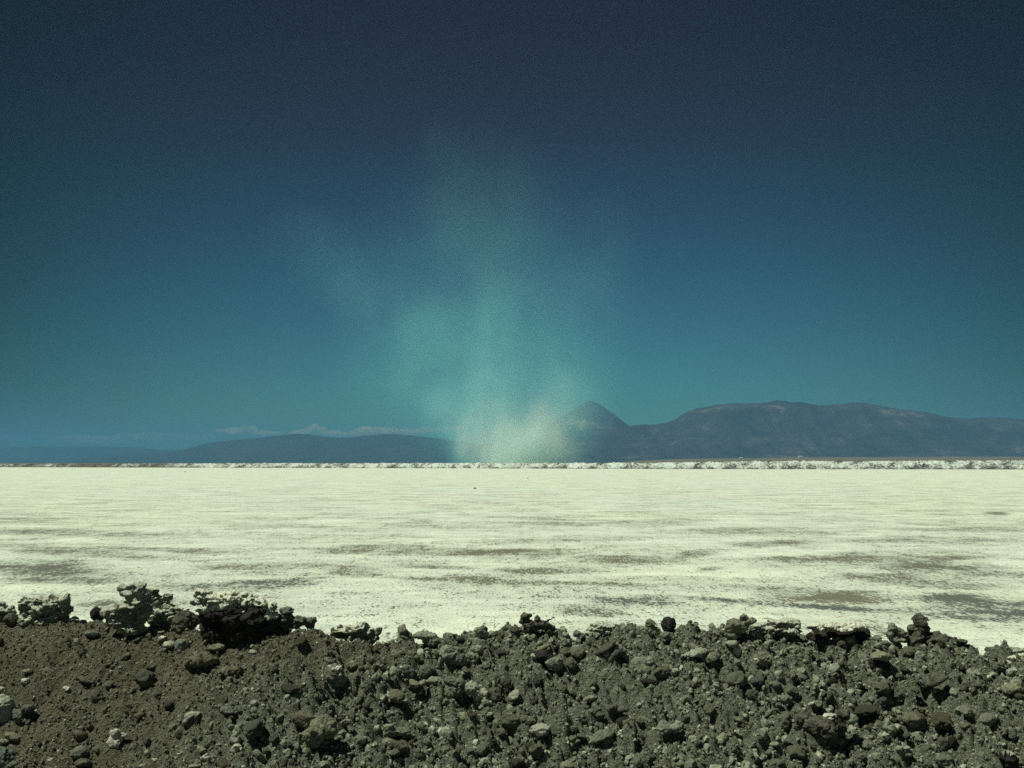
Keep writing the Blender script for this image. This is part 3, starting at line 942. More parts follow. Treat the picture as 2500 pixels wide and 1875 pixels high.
# --- rubble: uncountable clods and crumbs, one object
def rubble(n, sub, dmin, dmax, pw, seed):
    r_ = np.random.default_rng(seed)
    iv, jf = ICO[sub]
    temps = []
    for k in range(14):
        q = iv * np.array([1, .6 + .4 * r_.random(), .5 + .4 * r_.random()])
        for _ in range(4):
            nrm = r_.normal(size=3)
            nrm /= np.linalg.norm(nrm)
            dd = q @ nrm - (.42 + .3 * r_.random())
            q = q - np.outer(np.clip(dd, 0, None), nrm)
        q = q * (1 + .22 * vnoise(iv * 2.1 + k * 5, 77 + k) + .12 * vnoise(iv * 5 + k * 3, 99 + k))[:, None]
        temps.append(q)
    x = r_.uniform(-4.6, 4.6, n * 4)
    tv = r_.uniform(-.28, 1.15, n * 4)
    ra_ = rough_amt(x, tv)
    cl = fbm(p3(x, tv) * 2.6, 3, 55)
    keep = r_.random(n * 4) < np.clip(ra_ ** 1.3 * (.65 + 1.1 * cl), (.85 if sub == 1 else .06), 1)
    x, tv, ra_ = x[keep][:n], tv[keep][:n], ra_[keep][:n]
    m = len(x)
    y = crest_y(x) - tv
    z = bank_z(x, y)
    u = r_.random(m)
    dd = np.minimum(dmin * (1 - u * .985) ** (-pw), dmax * (.3 + .7 * ra_)) * (.7 + .6 * r_.random(m))
    # random rotations
    q4 = r_.normal(size=(m, 4))
    q4 /= np.linalg.norm(q4, axis=1)[:, None]
    w_, a_, b_, c_ = q4.T
    Rm = np.stack([1 - 2 * (b_ * b_ + c_ * c_), 2 * (a_ * b_ - c_ * w_), 2 * (a_ * c_ + b_ * w_),
                   2 * (a_ * b_ + c_ * w_), 1 - 2 * (a_ * a_ + c_ * c_), 2 * (b_ * c_ - a_ * w_),
                   2 * (a_ * c_ - b_ * w_), 2 * (b_ * c_ + a_ * w_), 1 - 2 * (a_ * a_ + b_ * b_)], 1).reshape(-1, 3, 3)
    T = np.stack(temps)[r_.integers(0, 14, m)]
    VV = np.einsum('nij,nkj->nki', Rm, T) * (dd / 2)[:, None, None]
    VV += np.stack([x, y, z + dd * .08], 1)[:, None, :]
    k = len(iv)
    FF = jf[None] + (np.arange(m) * k)[:, None, None]
    tone = r_.random(m)
    tone = np.where(tone < .975, tone * (.3 + .7 * ra_), tone)
    return VV.reshape(-1, 3), FF.reshape(-1, 3), np.repeat(tone, k)


va, fa, ta = rubble(78000, 1, .0070, .028, .55, 5)
vb, fb, tb = rubble(6500, 2, .022, .060, .40, 6)
me = raw_mesh('rubble', np.concatenate([va, vb]), np.concatenate([fa, fb + len(va)]), False)
attr(me, 'tone', np.concatenate([ta, tb]))
t = NT('rubble_clods')
p = t.objcoord()
tn = t.n('ShaderNodeAttribute', attribute_name='tone').outputs['Fac']
cr = t.n('ShaderNodeValToRGB')
t.l(tn, cr.inputs[0])
stops = [(0, (.075, .066, .048)), (.2, (.16, .163, .118)), (.45, (.26, .288, .215)), (.72, (.36, .405, .312)), (.90, (.42, .465, .37)), (.955, (.46, .49, .385)), (.985, (.66, .69, .58))]
els = cr.color_ramp.elements
while len(els) < len(stops):
    els.new(.5)
for e, (q_, c_) in zip(els, stops):
    e.position = q_
    e.color = (*c_, 1)
b = t.noise(p, 60, 5, .65)
d = t.noise(p, 260, 3, .6)
col = t.mix(t.mapr(b, .35, .65, .45, 0), cr.outputs[0], (.03, .026, .022))
MAT_RUB = t.surf(col, .95, t.bump(t.math('ADD', b, t.math('MULTIPLY', d, .4)), .8, .012), .1)
tag(link('rubble', me, MAT_RUB), 'crumbled clods and gravel covering the earth bank', 'rubble', kind='stuff')

# ------------------------------------------------------------------ salt flat
rows = [-60, -30, -10, 0, 4, 7]
v = 8.5
while v < 1100:
    rows.append(v)
    v *= 1.0085
rows = np.array(rows, float)
NU = 520
uu = np.linspace(-1, 1, NU)
half = np.maximum(np.abs(rows) * .72 + 6, 90 * (rows < 8))
gx = uu[None] * half[:, None]
gy = np.repeat(rows[:, None], NU, 1)
gz = .012 * fbm(p3(gx, gy) * .7, 3, 71).reshape(gx.shape)
V = np.stack([gx.ravel(), gy.ravel(), gz.ravel()], 1)
me = grid_mesh('salt_flat', V, NU, len(rows))
# damp stains at their places on the ground: (x, y, rx, ry, strength, blue, slope) in the 2212 px view
ST = [(80, 1225, 130, 14, .95, .5, 0), (170, 1194, 190, 9, .55, 0, .06), (365, 1188, 140, 5, .5, 0, .04), (510, 1222, 95, 9, .7, 0, .02), (300, 1155, 160, 6, .4, .2, 0),
      (660, 1185, 90, 4, .4, 0, 0), (590, 1260, 110, 9, .95, .8, -.06), (430, 1268, 80, 7, .6, .5, 0), (140, 1252, 120, 7, .7, .3, .03), (220, 1302, 50, 6, .45, .3, 0),
      (825, 1187, 125, 10, .55, 0, .02), (1090, 1196, 120, 11, .7, 0, 0), (1350, 1207, 120, 8, .65, 0, .02), (945, 1225, 75, 4, .6, 0, .03), (790, 1231, 60, 4, .5, 0, 0),
      (1150, 1233, 75, 6, .7, 0, .03), (1270, 1129, 200, 6, .3, .1, 0), (900, 1127, 30, 5, .35, .1, 0), (775, 1240, 55, 9, .6, 0, .08), (920, 1252, 95, 3, .55, 0, .03),
      (1090, 1258, 100, 8, .75, 0, .03), (1310, 1263, 100, 4, .6, 0, .02), (1265, 1318, 58, 11, .85, .2, .05), (1372, 1297, 95, 7, .7, .9, .03), (1350, 1206, 110, 5, .5, 0, 0),
      (1668, 1175, 85, 6, .6, 0, -.02), (1900, 1207, 210, 10, .85, .1, 0), (2030, 1224, 125, 10, .8, .2, .03), (1545, 1146, 90, 6, .4, 0, 0), (1497, 1197, 42, 7, .5, .2, -.08),
      (1536, 1228, 28, 5, .7, .3, -.1), (2158, 1109, 22, 2.5, .7, .3, 0), (1765, 1285, 120, 16, .95, 0, .04), (1700, 1306, 250, 4.5, 1.0, .9, .07), (2120, 1300, 110, 13, .95, .7, .06),
      (2160, 1322, 110, 9, 1.0, .9, .05), (2130, 1336, 95, 5, .8, .9, .06), (1900, 1207, 110, 7, .5, .2, .02), (1920, 1247, 90, 9, .8, .1, .02), (2090, 1236, 120, 8, .6, .4, .05),
      (1850, 1195, 90, 5, .4, .2, 0), (60, 1120, 110, 5, .35, .4, -.02), (100, 1150, 130, 5, .3, .4, 0), (560, 1290, 70, 4, .35, .5, .02), (700, 1140, 120, 4, .3, .2, 0),
      (1700, 1152, 120, 4, .35, .2, 0), (2000, 1165, 160, 6, .4, .4, .01), (2100, 1145, 120, 5, .35, .4, 0), (1250, 1166, 140, 4, .35, .1, .01), (2060, 1265, 110, 6, .5, .5, .04)]
X_, Y_, D_ = project(V)
X_ /= 1.1302
Y_ /= 1.1302
ok = D_ > 5
wob = fbm(V * .9, 4, 81)
wob2 = fbm(V * np.array([.25, .45, 1]), 4, 91)
wet = np.zeros(len(V))
blu = np.zeros(len(V))
for (sx, sy, rx, ry, st, bl, sl) in ST:
    ex = (X_ - sx) / rx
    ey = (Y_ - sy - sl * (X_ - sx)) / ry
    ey = ey + .9 * wob2 + .35 * wob
    ex = ex + .35 * wob2
    rr = ex ** 2 + ey ** 2
    g = (1 / (1 + np.exp((rr - 1.0) * 2.6)) + .25 * np.exp(-rr * .5)) * st * np.clip(.95 + .9 * wob, .3, 1.5)
    g = np.where(ok, g, 0)
    blu = np.where(g > wet, bl, blu)
    wet = np.maximum(wet, g)
wet = np.maximum(wet, 0) + .17 / (1 + np.exp((V[:, 1] - 110) / 30))
attr(me, 'wet', wet)
attr(me, 'blu', blu)
t = NT('salt_crust_ground')
p = t.objcoord()
we = t.n('ShaderNodeAttribute', attribute_name='wet').outputs['Fac']
bl = t.n('ShaderNodeAttribute', attribute_name='blu').outputs['Fac']
n0 = t.noise(p, .05, 5, .6)
n1 = t.noise(p, .28, 6, .62, .3)
n2 = t.noise(p, 1.7, 6, .65)
sm = t.n('ShaderNodeMapping')
t.l(p, sm.inputs[0])
sm.inputs['Scale'].default_value = (1, .33, 1)
n3 = t.noise(sm.outputs[0], 14, 3, .6)
n4 = t.noise(sm.outputs[0], 26, 2, .6)
n6 = t.noise(sm.outputs[0], 4.2, 3, .6)
n7 = t.noise(sm.outputs[0], 1.1, 3, .6)
mp = t.n('ShaderNodeMapping')
t.l(p, mp.inputs[0])
mp.inputs['Scale'].default_value = (.4, 1, 1)
n5 = t.noise(mp.outputs[0], .45, 9, .76, .8)
patch = t.math('ADD', t.math('MULTIPLY', t.math('SUBTRACT', n1, .5), 2.4), t.math('MULTIPLY', t.math('SUBTRACT', n5, .5), 4.2))
patch = t.math('ADD', patch, t.math('MULTIPLY', t.math('SUBTRACT', n0, .5), 1.2))
drive = t.math('ADD', t.math('MULTIPLY', we, 1.95), patch)
spk = t.math('ADD', t.math('MULTIPLY', t.math('SUBTRACT', n3, .5), 8.0), t.math('MULTIPLY', t.math('SUBTRACT', n4, .5), 4.0))
spk = t.math('ADD', spk, t.math('MULTIPLY', t.math('SUBTRACT', n6, .5), 5.0))
spk = t.math('ADD', spk, t.math('MULTIPLY', t.math('SUBTRACT', n7, .5), 3.5))
dk = t.mapr(t.math('ADD', drive, spk), .85, 2.05, 0, 1)  # stains broken up by speckle that also carries bump shade
stain = t.mix(bl, (.15, .15, .105), (.075, .095, .10))
salt = t.mix(t.mapr(n0, .4, .6), (.765, .85, .755), (.855, .91, .755))
salt = t.mix(t.mapr(n2, .36, .58), t.mix(.40, salt, (.46, .56, .51)), salt)
salt = t.mix(t.mapr(drive, -.25, 1.2, 0, .75), salt, (.40, .465, .395))
col = t.mix(t.math('MULTIPLY', dk, .92), salt, stain)
col = t.mix(t.mapr(n4, .62, .67, 0, .8), col, (.08, .08, .06))  # dark dots put the shadows of small crust bumps into the colour
MAT_SALT = t.surf(col, .9, t.bump(t.math('ADD', n3, t.math('MULTIPLY', n4, .5)), .6, .04), .1)
tag(link('salt_flat', me, MAT_SALT), 'flat white salt crust with damp brown stains', 'salt flat', kind='structure')

# ------------------------------------------------------------------ ground to the horizon
GR = 26000.0
ring = np.concatenate([[0.0], np.geomspace(20, GR, 40)])
th = np.linspace(0, 2 * math.pi, 97)
rg, tg = np.meshgrid(ring, th)
gx, gy = rg * np.cos(tg), rg * np.sin(tg)
V = np.stack([gx.ravel(), gy.ravel(), np.full(gx.size, -.4)], 1)
me = grid_mesh('ground', V, len(ring), len(th))
t = NT('plain_ground')
p = t.objcoord()
a = t.noise(p, .004, 6, .6)
b = t.noise(p, .2, 5, .6)
col = t.mix(t.mapr(a, .4, .6), (.16, .135, .085), (.22, .19, .13))
col = t.mix(t.mapr(b, .4, .65, .3, 0), col, (.08, .075, .05))
MAT_PLAIN = t.surf(col, .95)
tag(link('ground', me, MAT_PLAIN), 'brown desert plain reaching the horizon', 'ground', kind='structure')

# ------------------------------------------------------------------ far salt bank
BX = np.linspace(-700, 3200, 2600)
BB = np.interp(BX, [-700, 0, 1100, 1700, 2500, 3200], [1138.5, 1140.6, 1143.2, 1145.2, 1146.2, 1147.5])
BT = np.interp(BX, [-700, 0, 160, 300, 380, 800, 1250, 1600, 1800, 1950, 2100, 2500, 3200], [1133, 1132.6, 1132.4, 1132.3, 1131.6, 1131.2, 1130.8, 1129.6, 1126.6, 1124, 1124.2, 1124.4, 1124])
dist = CAM_H * FPX / (BB - HOR)
hb = CAM_H + (HOR - BT) * (dist + 5) / FPX
ux = (BX - 1250) / FPX
NV = 46
cs = np.linspace(0, 1, NV)
gx = np.empty((NV, len(BX)))
gy = np.empty_like(gx)
gz = np.empty_like(gx)
prof_s = np.array([0, .04, .45, .55, .65, 1.0])
prof_z = np.array([0, .08, .93, 1.0, .93, 0])
for i, c in enumerate(cs):
    yy = dist + (c - .1) * 11.0
    gx[i] = ux * yy
    gy[i] = yy
    gz[i] = hb * np.interp(c, prof_s, prof_z)
q = p3(gx, gy, gz)
amp = np.sin(np.pi * np.clip(cs, 0, 1))[:, None] ** .6
lump = (.62 * ridged(q * .55, 4, 201, .6) + .4 * fbm(q * .23, 3, 211) + .25 * fbm(q * 1.8, 3, 215)).reshape(gx.shape) * amp
gz = np.maximum(gz + lump - .05 - .25 * amp, -.1 - .3 * (amp < .05))
gy = gy - .8 * fbm(q * .9, 3, 221).reshape(gx.shape) * amp
V = np.stack([gx.ravel(), gy.ravel(), gz.ravel()], 1)
me = grid_mesh('salt_bank', V, len(BX), NV)
dk = np.exp(-((BX - 225) / 75) ** 2) * .6 + .35 * np.exp(-((BX - 60) / 60) ** 2) + .35 * np.exp(-((BX - 380) / 60) ** 2)
low = np.clip(1 - gz / np.maximum(hb, .1)[None] * 2.2, 0, 1) * .28
top = np.clip(gz / np.maximum(hb, .1)[None] - .85, 0, 1) * np.exp(-((BX - 2070) / 130) ** 2)[None] * 4
attr(me, 'earth', (np.repeat(dk[None], NV, 0) + low + top).ravel())
t = NT('far_salt_bank')
p = t.objcoord()
ea = t.n('ShaderNodeAttribute', attribute_name='earth').outputs['Fac']
a = t.noise(p, .16, 5, .65, .5)
b = t.noise(p, 1.1, 5, .65)
s = t.math('ADD', t.math('ADD', t.math('MULTIPLY', a, .9), t.math('MULTIPLY', b, .75)), t.math('MULTIPLY', ea, .42))
f = t.mapr(s, .76, .95, 0, 1)
col = t.mix(f, (.63, .71, .67), t.mix(t.mapr(a, .45, .6), (.15, .145, .11), (.075, .085, .085)))
MAT_FB = t.surf(col, .95)
tag(link('salt_bank', me, MAT_FB), 'long low bank of piled white salt and dark earth at the far side of the flat', 'bank', kind='structure')


# ------------------------------------------------------------------ mountains
def mountain(label, pts, D, depth, mat, seed, gully, foot=1122, cliff=0.0, step=4.0, sharp=.4):
    pts = np.array(pts, float)
    XS = np.arange(pts[0, 0], pts[-1, 0] + .1, step)
    YS = np.interp(XS, pts[:, 0], pts[:, 1])
    YS = np.convolve(np.pad(YS, 3, 'edge'), np.ones(7) / 7, 'valid') * (1 - sharp) + YS * sharp
    H_ = np.maximum(CAM_H + (HOR - YS) * D / FPX, 2)
    ux_ = (XS - 1250) / FPX
    rows_ = np.concatenate([np.linspace(0, 1, 60), np.linspace(1.04, 1.7, 16)])
    gx_, gy_, gz_ = [], [], []
    for r_ in rows_:
        yy = D - depth * (1 - r_)
        if r_ <= 1:
            base = .55 * r_ ** 1.5 + .45 * r_ ** 3 if cliff == 0 else np.interp(r_, [0, .35, .7, .84, .9, 1.0], [0, .13, .48, .70, .90, 1.0])
        else:
            base = 1 - ((r_ - 1) / .7) ** 1.2
        gx_.append(ux_ * yy)
        gy_.append(np.full_like(ux_, yy))
        gz_.append(H_ * base)
    gx_, gy_, gz_ = map(np.array, (gx_, gy_, gz_))
    q_ = p3(gx_, gy_) / depth
    am = (np.sin(np.pi * np.clip(rows_, 0, 1)) ** .8)[:, None]
    n1_ = ridged(q_ * np.array([9, 2.2, 1]), 4, seed).reshape(gx_.shape)
    n2_ = fbm(q_ * np.array([4, 4, 1]), 4, seed + 5).reshape(gx_.shape)
    gz_ = gz_ + H_[None] * am * (gully * n1_ + gully * .8 * n2_)
    gz_ = gz_ + H_[None] * .012 * fbm(p3(gx_, gy_) / 60.0, 3, seed + 9).reshape(gx_.shape) * np.clip(rows_, 0, 1)[:, None]
    # nothing on the front may rise above the skyline drawn by the crest
    cap = CAM_H + (H_[None] - CAM_H) * (gy_ / D) * .985
    gz_ = np.where((rows_ < 1)[:, None], np.minimum(gz_, cap), gz_)
    gz_ = np.maximum(gz_, -2)
    V_ = np.stack([gx_.ravel(), gy_.ravel(), gz_.ravel()], 1)
    me_ = grid_mesh('mountain', V_, len(XS), len(rows_))
    o = link('mountain', me_, mat)
    return tag(o, label, 'mountain', kind='structure')


def mount_mat(name, c1, c2, c3, hscale):
    t_ = NT(name)
    p_ = t_.objcoord()
    a_ = t_.noise(p_, .0022, 6, .6, .5)
    b_ = t_.noise(p_, .011, 6, .65)
    mp = t_.n('ShaderNodeMapping')
    t_.l(p_, mp.inputs[0])
    mp.inputs['Scale'].default_value = (.0007, .0007, .035)
    st_ = t_.noise(mp.outputs[0], 1.0, 4, .6)
    c_ = t_.mix(t_.mapr(a_, .4, .62), c1, c2)
    c_ = t_.mix(t_.mapr(st_, .45, .65, 0, .6), c_, c1)
    c_ = t_.mix(t_.mapr(t_.math('ADD', a_, t_.math('MULTIPLY', b_, .8)), 1.0, 1.16, 0, .8), c_, c3)
    return t_.surf(c_, .95, t_.bump(b_, .8, 40), .05)


MM = mount_mat('mesa_rock', (.036, .038, .055), (.075, .072, .085), (.18, .165, .145), 1)
MC = mount_mat('cone_rock', (.055, .05, .06), (.10, .09, .09), (.36, .29, .21), 1)
ML = mount_mat('ridge_rock', (.038, .04, .045), (.055, .056, .06), (.08, .075, .068), 1)
mountain('long hazy ridge on the left below the small clouds',
         [(180, 1124), (300, 1112), (400, 1105), (442, 1099), (469, 1092), (500, 1084), (538, 1078), (615, 1070), (672, 1065), (719, 1059.5), (749, 1059.5), (772, 1063), (807, 1068), (850, 1069), (896, 1063), (942, 1060),
          (973, 1060.5), (1015, 1064.5), (1060, 1069), (1130, 1080), (1200, 1090), (1300, 1104), (1400, 1118)], 13500, 2600, ML, 401, .05)
mountain('faint low ridge farthest away at the left edge',
         [(-900, 1096), (-300, 1090), (0, 1094), (58, 1092), (77, 1088.5), (134, 1091), (230, 1090), (327, 1092), (384, 1098), (470, 1098), (600, 1102), (800, 1112), (1000, 1122)], 18500, 2600, ML, 421, .04)
mountain('pointed cone peak half hidden behind the dust plume',
         [(1150, 1110), (1230, 1085), (1300, 1058), (1350, 1030), (1395, 1004), (1420, 988), (1437, 979), (1446, 978.5), (1465, 987), (1480, 998), (1500, 1012), (1518, 1027), (1535, 1040), (1570, 1062), (1640, 1100)], 11500, 2000, MC, 441, .09, sharp=.9)
mountain('broad flat-topped mountain filling the skyline on the right',
         [(1240, 1122), (1300, 1104), (1370, 1082), (1420, 1066), (1470, 1052), (1520, 1043), (1538, 1040), (1572, 1036), (1584, 1038), (1607, 1036), (1626, 1033), (1650, 1024), (1665, 1011.5), (1681, 1003), (1700, 998), (1727, 994), (1750, 989), (1765, 987), (1804, 985),
          (1861, 984), (1888, 979.5), (1904, 978), (1919, 979), (1934, 982), (1950, 981.5), (1977, 984.5), (1996, 989), (2011, 990), (2034, 987.6), (2073, 985), (2100, 982), (2115, 983), (2134, 988.4), (2161, 993.4), (2192, 999),
          (2227, 1002), (2261, 1005.7), (2284, 1011.4), (2311, 1016.4), (2342, 1021), (2372, 1022), (2399, 1019), (2438, 1018.7), (2476, 1021.8), (2500, 1025), (2700, 1040), (3100, 1080), (3400, 1110)], 9000, 1900, MM, 461, .075, cliff=1.0, sharp=.75)

# gravel apron rising to the foot of the flat-topped mountain
ax = np.linspace(1480, 3300, 260)
rows_ = np.linspace(2200, 8200, 60)
top = np.interp(ax, [1480, 1560, 1700, 2000, 2500, 3300], [1131, 1124, 1119, 1115.5, 1114.5, 1115])
ha = CAM_H + (HOR - top) * 8200 / FPX
gx = ((ax - 1250) / FPX)[None] * rows_[:, None]
gy = np.repeat(rows_[:, None], len(ax), 1)
k = ((rows_ - 2200) / 6000)[:, None]
gz = -.6 + (ha[None] + .6) * k + 1.5 * fbm(p3(gx, gy) / 300, 3, 481).reshape(gx.shape) * k
me = grid_mesh('hillside', np.stack([gx.ravel(), gy.ravel(), gz.ravel()], 1), len(ax), len(rows_))
tag(link('hillside', me, MAT_PLAIN), 'brown gravel slope at the foot of the flat-topped mountain', 'slope', kind='structure')


def apron_z(X, yy):
    tp = np.interp(X, [1480, 1560, 1700, 2000, 2500, 3300], [1131, 1124, 1119, 1115.5, 1114.5, 1115])
    return -.6 + (CAM_H + (HOR - tp) * 8200 / FPX + .6) * (yy - 2200) / 6000


t = NT('white_wall'); MAT_WW = t.surf((.78, .76, .66), .8)
t = NT('roof_sheet'); MAT_RF = t.surf((.5, .47, .4), .7)
t = NT('dark_opening'); MAT_DO = t.surf((.04, .04, .045), .6)


def box(bm, x0, x1, y0, y1, z0, z1):
    r_ = bmesh.ops.create_cube(bm, size=1)
    for v_ in r_['verts']:
        v_.co = ((x0 + x1) / 2 + v_.co.x * (x1 - x0), (y0 + y1) / 2 + v_.co.y * (y1 - y0), (z0 + z1) / 2 + v_.co.z * (z1 - z0))


def bm_obj(name, fn, mat, parent=None):
    bm = bmesh.new()
    fn(bm)
    me_ = bpy.data.meshes.new(name)
    bm.to_mesh(me_)
    bm.free()
    return link(name, me_, mat, parent)


def house(label, X, yy, wd, ht):
    wd, ht = wd * 1.25, ht * 1.3
    x_ = (X - 1250) / FPX * yy
    e_ = bpy.data.objects.new('shed', None)
    C.objects.link(e_)
    e_.location = (x_, yy, float(apron_z(X, yy)) - .3)
    tag(e_, label, 'building')
    bm_obj('wall', lambda bm: box(bm, -wd / 2, wd / 2, -5, 5, 0, ht), MAT_WW, e_)

    def roof(bm):
        p_ = [(-wd / 2 - .5, -5.6, ht), (wd / 2 + .5, -5.6, ht), (wd / 2 + .5, 5.6, ht), (-wd / 2 - .5, 5.6, ht), (-wd / 2 - .5, 0, ht + 2.2), (wd / 2 + .5, 0, ht + 2.2)]
        vs = [bm.verts.new(a_) for a_ in p_]
        for f_ in ((0, 1, 5, 4), (2, 3, 4, 5), (0, 4, 3), (1, 2, 5), (3, 2, 1, 0)):
            bm.faces.new([vs[i_] for i_ in f_])
    bm_obj('roof', roof, MAT_WW, e_)
    bm_obj('door', lambda bm: box(bm, -wd * .12, wd * .12, -5.12, -5.0, 0, ht * .6), MAT_DO, e_)
    bm_obj('window', lambda bm: box(bm, wd * .24, wd * .36, -5.12, -5.0, ht * .35, ht * .7), MAT_DO, e_)


house('white shed with a dark doorway at the mountain foot, the larger of two', 1952, 6000, 22, 8)
house('low white shed at the mountain foot, the smaller of two', 1808, 6200, 17, 4.5)

# ------------------------------------------------------------------ stones lying out on the salt
for lab, X, Y, wpx, hpx in (('dark stone lying alone out on the open salt', 1160, 1193, 8.5, 3.2), ('tiny dark stone on the salt close to the far bank, under the plume', 1288, 1168.5, 5.5, 1.6),
                            ('tiny dark stone on the salt near the far bank, left of the lone stone', 453, 1152.5, 6, 1.6)):
    d_ = ray(X, Y)
    dep = -CAM_H / d_[2]
    P = EYE + d_ * dep
    s = dep / FPX
    mm = stone_meshes[4].copy()
    mm.materials.clear()
    mm.materials.append(M['black'])
    o = bpy.data.objects.new('stone', mm)
    C.objects.link(o)
    o.scale = (wpx / 2 * s, wpx / 2.6 * s, hpx / 1.6 * s)
    o.location = (P[0], P[1], -.02)
    tag(o, lab, 'stone')

# ------------------------------------------------------------------ dust plume
PD = 760.0                     # distance
PS = PD / FPX                  # metres per photo pixel there


def plume_pt(X, Y):
    return EYE + ray(X, Y) * PD


# (X, Y, rx, ry, strength, roll) gaussians in photo pixels
GAUSS = [(1266, 1132, 88, 50, .74, 0), (1258, 1088, 96, 58, .38, 0), (1330, 1074, 46, 46, .34, 0), (1240, 1040, 110, 62, .13, 0), (1305, 1034, 52, 42, .085, 0), (1110, 1045, 135, 48, .046, -36), (1398, 1000, 62, 80, .058, 0),
         (1225, 965, 165, 100, .038, 0), (1218, 880, 88, 120, .019, -6), (1215, 870, 190, 130, .0135, 0), (1222, 760, 130, 135, .0092, -8), (1390, 940, 75, 85, .022, 0), (1195, 620, 240, 200, .0060, 0),
         (1240, 480, 40, 115, .0050, -6), (1085, 440, 50, 130, .0052, 6), (1175, 450, 150, 160, .0032, 0), (930, 740, 235, 74, .0100, -40), (810, 630, 130, 76, .0082, -25),
         (1485, 620, 52, 125, .0072, -10), (1440, 780, 95, 135, .0058, -22), (1055, 890, 155, 140, .0125, 0), (1180, 800, 420, 320, .0026, 0)]
CUT = .0016
es = []
for (X, Y, rx, ry, st, roll) in GAUSS:
    f_ = math.sqrt(max(math.log(st / CUT), .2)) * 1.08
    c_ = plume_pt(X, Y)
    es.append((c_, np.array([rx * f_, min(rx, ry) * 1.0 * f_, ry * f_]) * PS + 11, -R(-roll)))
# hull
Vs, Fs, n = [], [], 0
iv, jf = ICO[3]
for c_, r_, roll in es:
    q = iv * r_
    cs_, sn_ = math.cos(roll), math.sin(roll)
    q = np.stack([q[:, 0] * cs_ - q[:, 2] * sn_, q[:, 1], q[:, 0] * sn_ + q[:, 2] * cs_], 1) + c_
    q[:, 2] = np.maximum(q[:, 2], .2)
    Vs.append(q)
    Fs.append(jf + n)
    n += len(q)
pm = remeshed(np.concatenate(Vs), np.concatenate(Fs), 3.0)
pm.name = 'dust_plume'
ploc = recentre(pm)
t = NT('dust')
geo = t.n('ShaderNodeTexCoord').outputs['Object']
nz = t.n('ShaderNodeTexNoise')
pmap = t.n('ShaderNodeMapping')
t.l(geo, pmap.inputs[0])
pmap.inputs['Scale'].default_value = (1, 1, .8)
t.l(pmap.outputs[0], nz.inputs['Vector'])
nz.inputs['Scale'].default_value = .024
nz.inputs['Detail'].default_value = 6
nz.inputs['Roughness'].default_value = .6
# domain warp
ws = t.n('ShaderNodeVectorMath', operation='SUBTRACT')
t.l(nz.outputs['Color'], ws.inputs[0])
ws.inputs[1].default_value = (.5, .5, .5)
wm = t.n('ShaderNodeVectorMath', operation='SCALE')
t.l(ws.outputs[0], wm.inputs[0])
wm.inputs['Scale'].default_value = 55.0
wa = t.n('ShaderNodeVectorMath', operation='ADD')
t.l(geo, wa.inputs[0])
t.l(wm.outputs[0], wa.inputs[1])
tot = None
for (X, Y, rx, ry, st, roll), (c_, r_, _) in zip(GAUSS, es):
    loc = Vector(c_) - ploc
    mp = t.n('ShaderNodeMapping', vector_type='TEXTURE')
    t.l(wa.outputs[0], mp.inputs[0])
    mp.inputs['Location'].default_value = loc
    mp.inputs['Rotation'].default_value = (0, R(-roll), 0)
    mp.inputs['Scale'].default_value = (rx * PS, min(rx, ry) * PS, ry * PS)
    dt = t.n('ShaderNodeVectorMath', operation='DOT_PRODUCT')
    t.l(mp.outputs[0], dt.inputs[0])
    t.l(mp.outputs[0], dt.inputs[1])
    g = t.math('MULTIPLY', t.math('POWER', math.e, t.math('MULTIPLY', dt.outputs['Value'], -1.0)), st)
    tot = g if tot is None else t.math('ADD', tot, g)
dn = t.math('MAXIMUM', t.math('SUBTRACT', tot, CUT), 0.0)
dn = t.math('MULTIPLY', dn, t.mapr(nz.outputs[0], .34, .66, .3, 1.75))
pv = t.n('ShaderNodeVolumePrincipled')
t.l(t.mix(t.mapr(tot, .016, .15, 0, 1, True), (.38, .91, .96), (.95, .999, .99)), pv.inputs['Color'])
pv.inputs['Anisotropy'].default_value = 0.0
t.l(t.math('MULTIPLY', dn, .14), pv.inputs['Density'])
t.l(pv.outputs[0], t.out.inputs['Volume'])
MAT_DUST = t.m
MAT_DUST.cycles.volume_step_rate = .35 if hasattr(MAT_DUST.cycles, 'volume_step_rate') else 1
o = link('dust_plume', pm, MAT_DUST)
o.location = ploc
tag(o, 'tall plume of pale dust billowing up behind the far bank and thinning into the sky', 'dust plume')

# ------------------------------------------------------------------ clouds low over the left ridge
CDST = 30000.0


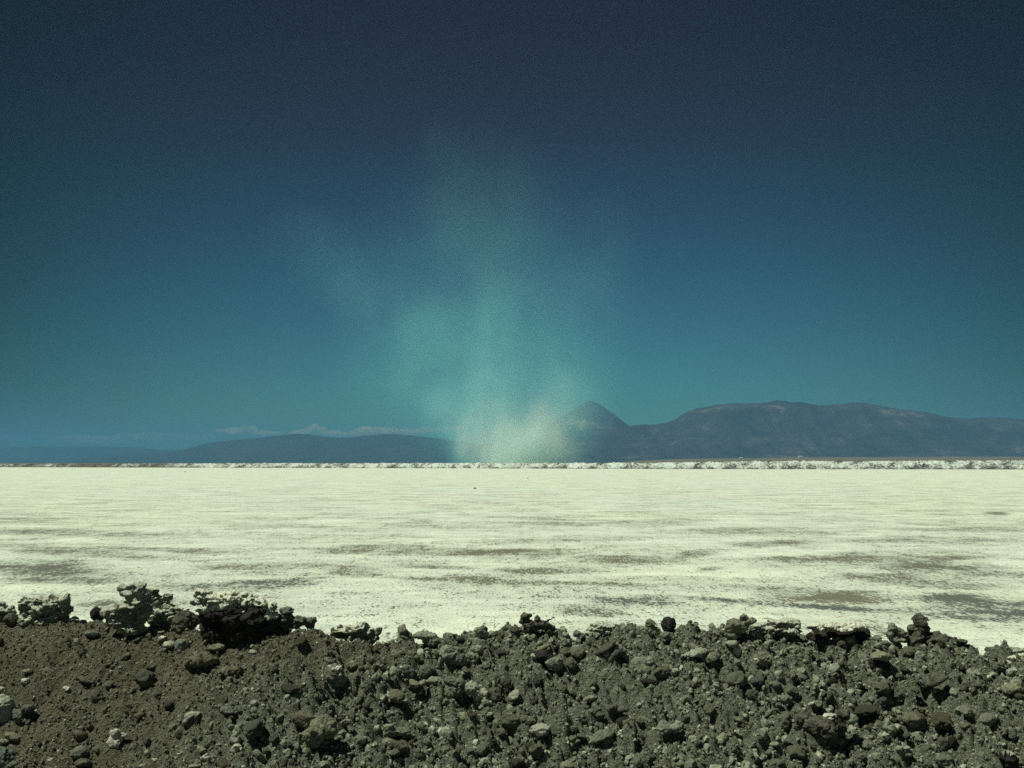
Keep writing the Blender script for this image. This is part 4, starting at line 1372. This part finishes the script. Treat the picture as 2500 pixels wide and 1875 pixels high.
def cloud(label, lobes, dens):
    CS = CDST / FPX
    Vs, Fs, n = [], [], 0
    for (X, Y, rx, ry) in lobes:
        c_ = EYE + ray(X * 1.1302, Y * 1.1302) * CDST
        Vs.append(ICO[3][0] * np.array([rx, (rx + ry) * .5, ry]) * 1.1302 * CS + c_)
        Fs.append(ICO[3][1] + n)
        n += len(ICO[3][0])
    cm = remeshed(np.concatenate(Vs), np.concatenate(Fs), 35.0)
    k_ = len(cm.vertices)
    co = np.empty(k_ * 3)
    no = np.empty(k_ * 3)
    cm.vertices.foreach_get('co', co)
    cm.vertices.foreach_get('normal', no)
    co, no = co.reshape(-1, 3), no.reshape(-1, 3)
    co = co + no * (55 * fbm(co / 240, 4, 501))[:, None]
    cm.vertices.foreach_set('co', co.astype(np.float32).ravel())
    loc = recentre(cm)
    cm.name = 'cloud'
    t_ = NT('cloud_vapour')
    p_ = t_.objcoord()
    n_ = t_.noise(p_, .004, 4, .6)
    v_ = t_.n('ShaderNodeVolumePrincipled')
    v_.inputs['Color'].default_value = (1, .97, .84, 1)
    t_.l(t_.math('MULTIPLY', t_.mapr(n_, .30, .60), dens * 1.8), v_.inputs['Density'])
    t_.l(v_.outputs[0], t_.out.inputs['Volume'])
    o_ = link('cloud', cm, t_.m)
    o_.location = loc
    tag(o_, label, 'cloud')


cloud('peaked beige cloud over the left ridge, tallest of the low clouds', [(650, 934, 30, 7), (684, 927, 22, 11), (684, 921, 10, 8), (715, 935, 34, 7), (745, 939, 20, 4)], .0022)
cloud('flat beige cloud between the peaked cloud and the dust plume', [(770, 935, 22, 7), (800, 930, 34, 9), (840, 930, 34, 8), (880, 933, 26, 7)], .002)
cloud('thin cloud streak reaching into the dust plume', [(930, 929, 40, 6), (980, 926, 34, 5)], .0016)
cloud('small wispy cloud above the left end of the ridge', [(505, 930, 40, 6), (540, 925, 20, 8), (575, 935, 40, 5)], .0016)
cloud('faint cloud bank low over the farthest ridge', [(200, 948, 90, 9), (320, 942, 80, 10), (300, 922, 26, 4), (420, 945, 60, 8)], .00028)

# ------------------------------------------------------------------ haze
HZ = 27000.0


def hz(bm):
    box(bm, -HZ, HZ, -HZ, HZ, -6.0, 700.0)


t = NT('air_haze')
pv = t.n('ShaderNodeVolumePrincipled')
pv.inputs['Color'].default_value = (*HAZE_COL, 1)
pv.inputs['Density'].default_value = HAZE_DENS
t.l(pv.outputs[0], t.out.inputs['Volume'])
o = bm_obj('haze', hz, t.m)
tag(o, 'blue desert haze', 'haze', kind='stuff')
